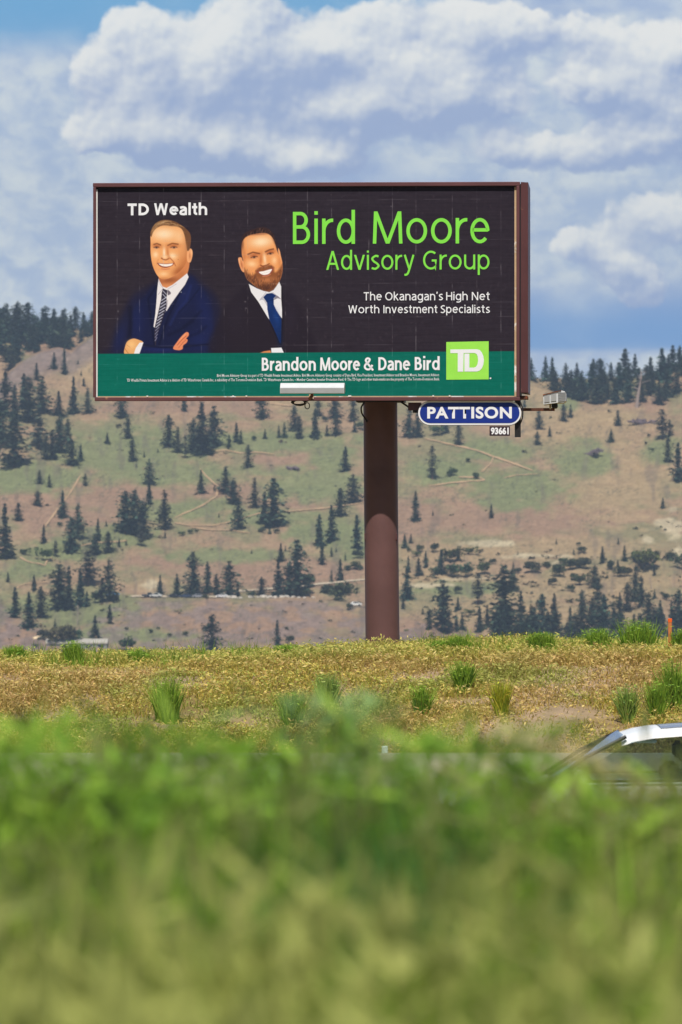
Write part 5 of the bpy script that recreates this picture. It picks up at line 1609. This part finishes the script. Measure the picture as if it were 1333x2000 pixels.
# ------------------------------------------------------------------ grass
def blades(P, h, w, lean, col, rs, nseg=2, curl=.5):
    """P (n,3) roots; h,w,lean (n,); col (n,3): tapering bent blades"""
    n = len(P)
    a = rs.rand(n) * 2 * np.pi
    d = np.stack([np.cos(a), np.sin(a), np.zeros(n)], 1)
    b = rs.rand(n) * 2 * np.pi
    s = np.stack([np.cos(b), np.sin(b), np.zeros(n)], 1)
    V = []; Cc = []
    for k in range(nseg + 1):
        f = k / nseg
        c = P + d * (lean * h * f ** (1 + curl))[:, None]
        c[:, 2] += h * f * (1 - .25 * lean * f)
        hw = (w * (1 - f) ** .7 * .5 + w * .04)[:, None]
        V.append(c - s * hw); V.append(c + s * hw)
        cc = col * 1.0
        Cc += [cc, cc]
    V = np.stack(V, 1); Cc = np.stack(Cc, 1)
    m = 2 * (nseg + 1)
    base = np.arange(n)[:, None] * m
    q = np.concatenate([base + np.array([[2 * k, 2 * k + 1, 2 * k + 3, 2 * k + 2]]) for k in range(nseg)])
    tips = P + d * (lean * h)[:, None]; tips[:, 2] += h * (1 - .25 * lean)
    return V.reshape(-1, 3), q, Cc.reshape(-1, 3), tips
def heads(P, ln, wd, col, rs, droop=.6):
    """seed heads: small bent diamonds hanging from P"""
    n = len(P)
    a = rs.rand(n) * 2 * np.pi
    t = (rs.rand(n) - .35) * droop * 2
    d = np.stack([np.cos(a) * np.cos(t), np.sin(a) * np.cos(t), np.sin(t)], 1)
    b = rs.rand(n) * 2 * np.pi
    s = np.stack([np.cos(b), np.sin(b), .4 * rs.randn(n)], 1)
    V = np.stack([P, P + d * (ln * .45)[:, None] + s * wd[:, None], P + d * ln[:, None], P + d * (ln * .5)[:, None] - s * wd[:, None]], 1).reshape(-1, 3)
    return V, np.arange(4 * n).reshape(n, 4), np.repeat(col, 4, 0)
def join(parts):
    V, Q, Cc, b = [], [], [], 0
    for v, q, c in parts:
        V.append(v); Q.append(q + b); Cc.append(c); b += len(v)
    return np.concatenate(V), [np.concatenate(Q)], np.concatenate(Cc)
def palette(rs, n, cols, wts, jit=.25):
    i = rs.choice(len(cols), n, p=np.array(wts) / sum(wts))
    return np.array(cols)[i] * (1 - jit + 2 * jit * rs.rand(n))[:, None]

def build_bank_grass():
    rs = np.random.RandomState(21)
    N = 190000
    x = (rs.rand(N) - .5) * 15; wide = rs.rand(N) < .2; x[wide] = (rs.rand(wide.sum()) - .5) * 50
    y = 70.5 + 14.5 * rs.rand(N) ** .85
    cover = NZ.f(x * .8, y * .8, 4)
    low = sstep(77, 73, y)
    pxx = 666.5 + x / y * F; pyy = 1000 - gz(x, y) / y * F
    bare = np.zeros(N)
    for ex, ey, rx, ry in ((330, 1405, 75, 30), (480, 1410, 30, 14), (1110, 1402, 90, 22), (375, 1372, 30, 12), (900, 1372, 80, 9), (1190, 1420, 40, 14), (760, 1440, 60, 10)):
        bare = np.maximum(bare, sstep(1.3, .5, np.hypot((pxx - ex) / rx, (pyy - ey) / ry) + .9 * (NZ2.f(x * 2.2, y * 2.2, 3) - .5)))
    keep = (rs.rand(N) > bare * .93) & (rs.rand(N) > sstep(.56, .72, cover) * (.5 + .35 * low) - .02)
    x, y, cover = x[keep], y[keep], cover[keep]
    n = len(x)
    P = np.stack([x, y, gz(x, y) - .015], 1)
    t = NZ2.f(x * .45 + 9, y * .5, 3)
    red = sstep(.46, .62, t + .12 * (rs.rand(n) - .5)) * sstep(81, 79, y)
    topb = sstep(79.2, 81, y)
    col = palette(rs, n, [(.60, .47, .10), (.50, .43, .08), (.34, .38, .06), (.50, .33, .11), (.64, .54, .18)], [3, 3, 3.6, 1.0, 1.5])
    rcol = palette(rs, n, [(.50, .30, .13), (.42, .26, .10), (.54, .40, .13), (.60, .48, .18)], [3, 2, 2, 2])
    col = col * (1 - red[:, None] * .6) + rcol * red[:, None] * .6
    gcol = palette(rs, n, [(.44, .43, .08), (.54, .47, .11), (.28, .36, .05)], [3, 3, 1])
    pt = sstep(.52, .66, NZ3.f(x * .7 + 3, y * .6 + 1, 3))[:, None] * .65
    col = col * (1 - pt) + palette(rs, n, [(.26, .36, .05), (.34, .40, .07), (.20, .29, .04)], [3, 2, 2]) * pt
    gk = (topb * (rs.rand(n) < .7))[:, None]
    col = col * (1 - gk) + gcol * gk
    hum = NZ3.f(x * 3.1 + 2, y * 2.4, 3)
    h = (.08 + .10 * rs.rand(n)) * (.35 + 1.35 * hum)
    col0 = None
    h = h * (1 - .35 * sstep(.45, .62, cover))
    V1, q1, c1, tip = blades(P, h, .010 + .010 * rs.rand(n), .2 + .7 * rs.rand(n), col, rs)
    k = rs.rand(n) < .75
    hc = col[k] * np.array([1.32, 1.28, 1.5]) + .025
    V2, q2, c2 = heads(tip[k], .038 + .045 * rs.rand(k.sum()), .008 + .009 * rs.rand(k.sum()), hc, rs)
    V, Q, Cc = join([(V1, q1, c1), (V2, q2, c2)])
    o = link('dry_grass', mesh_np('dry_grass', V, Q, M['grass'], Cc))
    tag(o, 'short dry yellow and reddish grass covering the bank', 'grass', None, 'stuff')
    # sparse green tussocks along the crest
    n0 = 700
    cx = (rs.rand(n0) - .5) * 24; cy = 80.2 + 2.2 * rs.rand(n0)
    dens = NZ3.f(cx * .55 + 2, cy * 0 + 1, 3)
    kk = rs.rand(n0) < sstep(.36, .62, dens) * (.4 + .6 * sstep(2.5, -3, cx))
    cx, cy = cx[kk], cy[kk]
    m = 16
    bx = np.repeat(cx, m) + rs.randn(len(cx) * m) * .07; by = np.repeat(cy, m) + rs.randn(len(cx) * m) * .07
    P = np.stack([bx, by, gz(bx, by) - .02], 1); n = len(P)
    col = palette(rs, n, [(.22, .36, .035), (.30, .40, .06), (.15, .26, .03)], [3, 2, 2])
    hh = np.repeat(.16 + .20 * rs.rand(len(cx)), m) * (.6 + .6 * rs.rand(n))
    V1, q1, c1, _ = blades(P, hh, np.full(n, .012), .1 + .45 * rs.rand(n), col, rs)
    o = link('green_grass', mesh_np('green_grass', V1, [q1], M['grass'], c1))
    tag(o, 'sparse green grass growing along the crest of the bank', 'grass', None, 'stuff')
build_bank_grass()

CLUMPS = [(327, 1411, 76, 62, 'bright green grass clump on the bare soil of the left bank'), (572, 1428, 68, 48, 'green grass clump left of centre below the pole'), (905, 1352, 56, 42, 'lone green grass clump high on the bank right of the pole'),
          (824, 1398, 52, 40, 'small green grass clump mid bank below the blue oval plate'), (641, 1385, 62, 48, 'pale green grass clump below the foot of the pole'), (1247, 1262, 62, 96, 'largest bushy green grass clump on the crest at right'),
          (1169, 1256, 44, 62, 'rounded green grass clump left of the largest crest clump'), (897, 1257, 34, 58, 'low spiky green grass clump on the crest right of the pole'), (862, 1258, 26, 60, 'ragged green grass tuft on the crest close to the pole'), (1058, 1254, 34, 70, 'low green grass clump on the crest midway to the stake'),
          (1318, 1388, 84, 60, 'tall green grass clump on the bank above the white car'), (1283, 1410, 72, 36, 'upright green grass clump left of the tall one above the car'), (1226, 1412, 66, 36, 'thin grey green grass clump above the car windscreen'), (980, 1398, 62, 34, 'thin yellow green grass clump on the bank right of centre'),
          (1331, 1258, 44, 40, 'green grass clump right of the orange topped stake'), (143, 1284, 42, 46, 'spiky green grass clump on the left crest before the pale roof'), (272, 1282, 30, 60, 'low green grass clump on the left crest right of the pale roof'), (560, 1268, 28, 60, 'low green grass clump on the crest left of the pole'), (30, 1284, 34, 60, 'green grass clump on the crest at the far left')]
def bank_y(px, py):
    ys = np.linspace(71, 82.5, 400)
    x = (px - 666.5) / F * ys
    zz = gz(x, ys)
    e = 1000 - zz / ys * F
    ok = np.where(e <= py)[0]
    return float(ys[ok[0]]) if len(ok) else 81.3
def build_clumps():
    rs = np.random.RandomState(33)
    for px, py, hp, wp, lab in CLUMPS:
        y = bank_y(px, py) if py > 1290 else 81.0
        x = (px - 666.5) / F * y
        z = float(gz(x, y))
        s = y / F
        n = int(170 + wp * 5)
        r = wp * s * .34
        a = rs.rand(n) * 6.283; q = r * np.sqrt(rs.rand(n))
        P = np.stack([np.cos(a) * q, np.sin(a) * q, np.full(n, -.03)], 1)
        col = palette(rs, n, [(.22, .38, .035), (.30, .45, .05), (.38, .48, .08), (.13, .24, .03)], [3, 3, 1.5, 1.5])
        if 'grey green' in lab or 'pale green' in lab: col = col * np.array([1.1, 1.0, 1.6]) + .02
        if 'yellow' in lab: col = col * np.array([1.7, 1.15, .9])
        hh = hp * s * (.70 + .62 * rs.rand(n))
        V1, q1, c1, tip = blades(P, hh, .012 + .010 * rs.rand(n), .06 + .34 * rs.rand(n) * (.4 + q / r), col, rs, 3)
        k = rs.rand(n) < .35
        V2, q2, c2 = heads(tip[k] - np.array([0, 0, .03]), .06 + .03 * rs.rand(k.sum()), np.full(k.sum(), .008), col[k] * 1.4 + .02, rs, .4)
        V, Q, Cc = join([(V1, q1, c1), (V2, q2, c2)])
        o = link('grass_clump', mesh_np('grass_clump', V, Q, M['grass'], Cc), None, (x, y, z))
        tag(o, lab, 'grass clump', 'green grass clumps on the bank')
build_clumps()

def build_foreground():
    rs = np.random.RandomState(44)
    parts = []
    def field(n, y0, y1, xw, topf, spread, cols, wts, hd, wl, seedc, powr=1.0, per=130, rad=.085):
        """grass grown in tufts: each tuft has its own tone, height and spread"""
        nt = n // per
        ty = y0 + (y1 - y0) * rs.rand(nt) ** powr
        tx = (rs.rand(nt) - .5) * (xw + ty * .14)
        if xw > 10: tx = np.where(np.abs(tx) < .9 + .07 * ty, np.sign(tx) * (.9 + .07 * ty + 4 * rs.rand(nt)), tx)
        ttone = np.clip(.45 + 1.15 * rs.rand(nt) ** 1.2, .4, 1.6) * (.52 + .8 * sstep(.36, .62, NZ2.f(tx * 2.2, ty * .8 + 5, 3)))
        tcol = palette(rs, nt, cols, wts, .12)
        tr = rad * (.6 + .9 * rs.rand(nt)); th = .62 + .40 * rs.rand(nt)
        i = rs.randint(0, nt, n)
        x = tx[i] + rs.randn(n) * tr[i]; y = ty[i] + rs.randn(n) * tr[i] * 1.3; m = n
        P = np.stack([x, y, gz(x, y) - .02], 1)
        col = tcol[i] * ttone[i][:, None] * (.75 + .5 * rs.rand(n))[:, None]
        hh = (topf(y) - P[:, 2]) * (1.04 - spread * rs.rand(m)) * th[i]
        V1, q1, c1, tip = blades(P, hh, wl * (.7 + .7 * rs.rand(m)), .05 + .36 * rs.rand(m), col, rs, 3, .8)
        parts.append((V1, q1, c1))
        kk = rs.rand(m) < hd * np.clip(2 * rs.rand(nt), 0, 1.6)[i]
        if kk.any():
            V2, q2, c2 = heads(tip[kk], .06 + .05 * rs.rand(kk.sum()), .006 + .005 * rs.rand(kk.sum()), np.array(seedc)[None] * (.7 + .6 * rs.rand(kk.sum()))[:, None], rs, 1.25)
            parts.append((V2, q2, c2))
    GRN = [(.24, .40, .03), (.35, .52, .04), (.07, .20, .05), (.44, .56, .07)]
    # lush green belt on the verge, then the nearer seeding grass
    field(75000, 6.0, 15.5, 2.2, lambda y: -.0403 * np.maximum(y, 8.0), .5, GRN, [3, 2.2, 2.6, 1.2], .2, .0065, (.22, .26, .07), .9)
    field(14000, 14, 34, 4.0, lambda y: np.minimum(-.045 * y, gz(y * 0, y) + .6), .5, GRN, [3, 2, 2, 1], .2, .012, (.25, .25, .09))
    field(34000, 3.3, 6.4, 1.4, lambda y: y * 0 - .395, .35, [(.29, .44, .05), (.21, .37, .035), (.40, .45, .09), (.13, .25, .03)], [3, 3, 2, 2], .5, .0048, (.44, .46, .13))
    # the same verge carries on to both sides of the view
    field(60000, 4.0, 18, 11, lambda y: -.0403 * np.maximum(y, 8.0), .5, GRN, [3, 2.2, 2.6, 1.2], .2, .0085, (.22, .26, .07), .9, 90, .12)
    V, Q, Cc = join(parts)
    o = link('tall_grass', mesh_np('tall_grass', V, Q, M['grass'], Cc))
    tag(o, 'tall blurred green grass filling the verge in front of the road', 'grass', None, 'stuff')
build_foreground()

PLUMES = [(20, 1395, 9.0, .9, 'tallest dark green stalk tuft at the left edge of the verge'), (118, 1420, 9.5, .7, 'green stalk tuft near the left end of the road barrier'), (225, 1385, 9.6, .8, 'blurred green stalk tuft left of the bright bank clump'), (400, 1405, 10.2, 1.0, 'broad blurred green stalk tuft below the bright bank clump'), (500, 1425, 10.5, .6, 'small green stalk tuft left of the middle of the barrier'), (655, 1345, 11.0, .9, 'tall grey green stalk tuft near the picture centre'), (690, 1380, 10.4, .6, 'green stalk tuft just left of the barrier reflector'),
          (835, 1410, 10.0, .8, 'green stalk tuft right of the barrier reflector'), (950, 1395, 9.6, .9, 'dark green stalk tuft at the right end of the visible barrier'), (1070, 1400, 9.8, .8, 'pale straw coloured stalk tuft left of the white car'), (1150, 1475, 9.4, .6, 'green stalk tuft in front of the car windscreen'), (1290, 1482, 9.8, .6, 'straw coloured stalk tuft in front of the car door'), (1010, 1425, 10.4, .7, 'yellow green stalk tuft left of the straw coloured one'), (310, 1440, 9.2, .7, 'short green stalk tuft below the bare soil of the bank')]
def build_plumes():
    rs = np.random.RandomState(55)
    for px, py, y, wsc, lab in PLUMES:
        x = (px - 666.5) / F * y
        z = float(gz(x, y)); top = -(py - 1000) / F * y
        H = top - z
        wsc *= 1.3
        n = int(100 * wsc)
        P = np.stack([rs.randn(n) * .045 * wsc, rs.randn(n) * .06, np.full(n, -.02)], 1)
        c0 = [(.24, .42, .04), (.15, .28, .03), (.32, .48, .06)]
        if 'straw' in lab: c0 = [(.46, .41, .17), (.36, .35, .12), (.54, .45, .24)]
        if 'grey green' in lab: c0 = [(.26, .38, .14), (.19, .30, .10)]
        if 'yellow' in lab: c0 = [(.22, .25, .05), (.16, .2, .04)]
        col = palette(rs, n, c0, [1] * len(c0))
        hh = H * (.74 + .34 * rs.rand(n))
        V1, q1, c1, tip = blades(P, hh, np.full(n, .007), .02 + .13 * rs.rand(n), col, rs, 3, .8)
        V2, q2, c2 = heads(tip - np.array([0, 0, .05]), .08 + .06 * rs.rand(n), .006 + .004 * rs.rand(n), col * 1.25 + .01, rs, .6)
        V, Q, Cc = join([(V1, q1, c1), (V2, q2, c2)])
        o = link('grass_tuft', mesh_np('grass_tuft', V, Q, M['grass'], Cc), None, (x, y, z))
        tag(o, lab, 'grass tuft', 'tall stalk tufts on the verge')
build_plumes()
#PART5
# ------------------------------------------------------------------ the white car passing at the right
def build_car():
    ROADZ = -3.63
    YC = 54.6                                  # centre line of the car
    XF = .70                                   # front bumper (the car faces left)
    root = empty('passing_car', (XF, YC, ROADZ), 'white car with a dark glass roof passing on the road at right', 'car')
    paint = mat('white_car_paint', (.90, .90, .89), .4, 0, .4, coat=.3)
    glass = bpy.data.materials.new('car_glass'); glass.use_nodes = True
    t = NT(glass.node_tree); b = glass.node_tree.nodes['Principled BSDF']
    tr = t.n('ShaderNodeBsdfTransparent'); tr.inputs[0].default_value = (.42, .50, .49, 1)
    gl = t.n('ShaderNodeBsdfGlossy'); gl.inputs['Roughness'].default_value = .03; gl.inputs[0].default_value = (.9, .95, 1, 1)
    fr = t.n('ShaderNodeFresnel'); fr.inputs[0].default_value = 1.45
    mx = t.n('ShaderNodeMixShader')
    t.link(fr.outputs[0], mx.inputs[0]); t.link(tr.outputs[0], mx.inputs[1]); t.link(gl.outputs[0], mx.inputs[2])
    t.link(mx.outputs[0], glass.node_tree.nodes['Material Output'].inputs[0])
    dark = mat('car_dark_trim', (.018, .018, .02), .35, 0, .5)
    roofg = mat('car_roof_glass', (.012, .016, .04), .06, 0, .6)
    inner = mat('car_interior', (.05, .05, .052), .8)
    pale = mat('car_headliner', (.62, .66, .62), .8)
    rubber, rim = M['cable'], mat('alloy_rim', (.5, .5, .52), .3, .9, .5)
    # half width by height, and body sections along x (front = 0)
    def side(z):
        return float(np.interp(z, [.25, .5, .85, 1.08, 1.30, 1.50, 1.60], [.84, .90, .91, .86, .77, .66, .58]))
    def loft(secs, name, m, par=root, closed=True, smooth=True):
        mb = MB(); n = len(secs[0]); V = sum(secs, []); f = []
        for i in range(len(secs) - 1):
            for k in range(n - 1):
                f.append((i * n + k, i * n + k + 1, (i + 1) * n + k + 1, (i + 1) * n + k))
        if closed:
            f.append(tuple(range(n))); f.append(tuple((len(secs) - 1) * n + k for k in reversed(range(n))))
        mb.add(V, f); return mb.build(name, m, par, smooth)
    XS = [0.02, .10, .30, .7, 1.15, 1.32, 1.8, 2.4, 3.0, 3.6, 4.1, 4.38, 4.50]
    TOP = [.72, .86, .94, 1.00, 1.06, 1.08, 1.085, 1.09, 1.10, 1.11, 1.12, 1.08, .95]
    WS = [.70, .82, .92, .97, 1, 1, 1, 1, 1, 1, .98, .93, .84]
    secs = []
    for x, tz, w in zip(XS, TOP, WS):
        zs = [.24, .45, .70, .90]
        pts = [(x, -.78 * w, .20)] + [(x, -side(z) * w, min(z, tz - .06)) for z in zs] + [(x, -side(1.06) * w, tz - .03), (x, -side(1.06) * w * .93, tz)]
        pts = pts + [(a, -b_, c) for a, b_, c in reversed(pts)]
        secs.append(pts + [pts[0]])
    body = loft(secs, 'body', paint)
    # greenhouse: cowl -> windscreen -> roof -> rear screen
    PX = [1.32, 1.98, 2.20, 2.6, 3.1, 3.6, 3.95, 4.40]
    PZ = [1.08, 1.51, 1.565, 1.595, 1.60, 1.575, 1.53, 1.10]
    def roof_z(x): return float(np.interp(x, PX, PZ))
    # roof shell
    secs = []
    for x in np.linspace(1.96, 3.98, 14):
        z = roof_z(x); w = .66 if 2.1 < x < 3.8 else .64
        secs.append([(x, -w - .035, z - .085), (x, -w - .02, z - .045), (x, -w + .08, z - .008), (x, -.3, z), (x, 0, z + .004), (x, .3, z), (x, w - .08, z - .008), (x, w + .02, z - .045), (x, w + .035, z - .085)])
    roof = loft(secs, 'roof', paint, root, False)
    secs = []
    for x in np.linspace(2.34, 3.75, 8):
        z = roof_z(x) + .006
        secs.append([(x, -.55, z - .008), (x, -.3, z + .002), (x, 0, z + .006), (x, .3, z + .002), (x, .55, z - .008)])
    loft(secs, 'glass_panel', roofg, roof, False)
    secs = []
    for x in np.linspace(2.0, 3.95, 6):
        z = roof_z(x) - .045
        secs.append([(x, -.63, z - .03), (x, -.3, z), (x, .3, z), (x, .63, z - .03)])
    loft(secs, 'headliner', pale, root, False)
    # windscreen, rear screen, side windows and pillars
    mb = MB(); mb.add([(1.30, -.80, 1.075), (1.30, .80, 1.075), (1.98, .60, 1.515), (1.98, -.60, 1.515)], [(0, 1, 2, 3)]); mb.build('windscreen', glass, root)
    mb = MB(); mb.add([(4.42, -.76, 1.12), (4.42, .76, 1.12), (3.98, .58, 1.51), (3.98, -.58, 1.51)], [(0, 1, 2, 3)]); mb.build('rear_window', glass, root)
    for s in (-1, 1):
        def sp(x, z, o=0): return (x, s * (side(z) + .02 + o), z)
        mb = MB(); mb.add([sp(1.42, 1.10), sp(2.62, 1.10), sp(2.62, roof_z(2.62) - .085, .01), sp(2.06, 1.455, .01)], [(0, 1, 2, 3)]); mb.build('side_window', glass, root)
        mb = MB(); mb.add([sp(2.70, 1.10), sp(3.60, 1.11), sp(3.60, roof_z(3.6) - .085, .01), sp(2.70, roof_z(2.7) - .085, .01)], [(0, 1, 2, 3)]); mb.build('side_window', glass, root)
        mb = MB(); mb.add([sp(3.66, 1.12), sp(4.28, 1.13), sp(3.98, 1.42), sp(3.66, roof_z(3.66) - .085, .01)], [(0, 1, 2, 3)]); mb.build('side_window', glass, root)
        for pts in ([sp(1.27, 1.07, .004), sp(1.62, 1.31, .0), sp(2.0, 1.50, .0)], ): 
            mb = MB(); mb.tube(pts, .020, 6); mb.build('front_pillar', dark, root, True)
        mb = MB(); mb.tube([sp(2.66, 1.09), sp(2.66, roof_z(2.66) - .07)], .042, 6); mb.build('middle_pillar', dark, root, True)
        mb = MB(); mb.tube([sp(3.63, 1.09), sp(3.63, roof_z(3.63) - .07)], .045, 6); mb.build('rear_pillar', paint, root, True)
        mb = MB(); mb.tube([sp(1.35, 1.085, .012), sp(2.6, 1.095, .012), sp(4.3, 1.12, .012)], .014, 6); mb.build('window_trim', dark, root, True)
        # door seams and handles
        d = MB(); d.box(1.5, 2.66, s * .925 - .006, s * .925 + .006, .42, 1.04, 0, .004); dr = d.build('door', paint, root)
        hnd = MB(); hnd.box(2.36, 2.56, s * .945 - .012, s * .945 + .012, .93, .965, 0, .008); hnd.build('handle', paint, dr)
        d = MB(); d.box(2.69, 3.6, s * .925 - .006, s * .925 + .006, .42, 1.04, 0, .004); dr = d.build('door', paint, root)
        hnd = MB(); hnd.box(3.36, 3.55, s * .945 - .012, s * .945 + .012, .94, .975, 0, .008); hnd.build('handle', paint, dr)
        # mirror
        mm = MB(); mm.box(1.50, 1.62, s * 1.0 - .11, s * 1.0 + .11, 1.06, 1.20, 0, .03); mm.build('wing_mirror', paint, root)
        mb = MB(); mb.prism([(.06, .66), (.10, .80), (.52, .90), (.46, .76)], 'y', s * .72, s * .90); mb.build('headlight', M['reflector'], root)
        mb = MB(); mb.prism([(4.47, .82), (4.44, 1.0), (4.2, 1.02), (4.3, .84)], 'y', s * .70, s * .88); mb.build('tail_light', mat('tail_red', (.35, .02, .02), .3), root)
        for wx in (.86, 3.62):
            tb = MB(); tb.tube([(wx, s * .70, .335), (wx, s * .73, .335), (wx, s * .88, .335), (wx, s * .915, .335)], [.30, .335, .335, .30], 28); tw = tb.build('wheel', rubber, root, True)
            rb = MB(); rb.tube([(wx, s * .90, .335), (wx, s * .922, .335)], .22, 20)
            for k in range(5):
                a = 6.283 * k / 5
                rb.box(wx - .02, wx + .02, min(s * .915, s * .935), max(s * .915, s * .935), .335 - .02, .335 + .02)
                rb.tube([(wx, s * .925, .335), (wx + .2 * math.cos(a), s * .925, .335 + .2 * math.sin(a))], .02, 5)
            rb.build('rim', rim, tw)
    # interior: dash, seats with head rests, sun visors
    mb = MB(); mb.box(1.36, 1.72, -.70, .70, .80, 1.10, 0, .05); mb.build('dashboard', inner, root)
    for s in (-.37, .37):
        mb = MB(); mb.box(2.38, 2.56, s - .24, s + .24, .45, 1.22, 0, .07); mb.box(2.0, 2.5, s - .24, s + .24, .45, .62, 0, .05); st = mb.build('front_seat', inner, root)
        mb = MB(); mb.box(2.50, 2.60, s - .12, s + .12, 1.26, 1.42, 0, .04); mb.build('headrest', inner, st)
        mb = MB(); mb.box(2.10, 2.30, s - .2, s + .2, 1.435, 1.470, 0, .012); mb.build('sun_visor', pale, root)
    mb = MB(); mb.box(3.30, 3.5, -.62, .62, .45, 1.20, 0, .07); rsx = mb.build('rear_seat', inner, root)
    for s in (-.4, .4):
        mb = MB(); mb.box(3.44, 3.53, s - .11, s + .11, 1.22, 1.36, 0, .04); mb.build('headrest', inner, rsx)
    mb = MB(); mb.box(2.06, 2.10, -.10, .10, 1.40, 1.46, 0, .015); mb.build('rear_view_mirror', dark, root)
build_car()

# ------------------------------------------------------------------ air
def build_haze():
    HAZE = 1.05e-4
    mb = MB()
    mb.box(-1500, 1500, -120, 3900, -270, 220)
    m = bpy.data.materials.new('haze'); m.use_nodes = True
    t = NT(m.node_tree); m.node_tree.nodes.remove(m.node_tree.nodes['Principled BSDF'])
    v = t.n('ShaderNodeVolumePrincipled')
    v.inputs['Color'].default_value = (.62, .79, 1.0, 1)
    v.inputs['Density'].default_value = HAZE
    v.inputs['Anisotropy'].default_value = .1
    t.link(v.outputs[0], m.node_tree.nodes['Material Output'].inputs['Volume'])
    tag(mb.build('haze', m), 'thin blue haze in the air over the valley', 'haze', None, 'stuff')
build_haze()
for _o in list(bpy.data.objects):
    if 'label' in _o and len(str(_o['label']).split()) > 16: print('LONG', _o['label'])
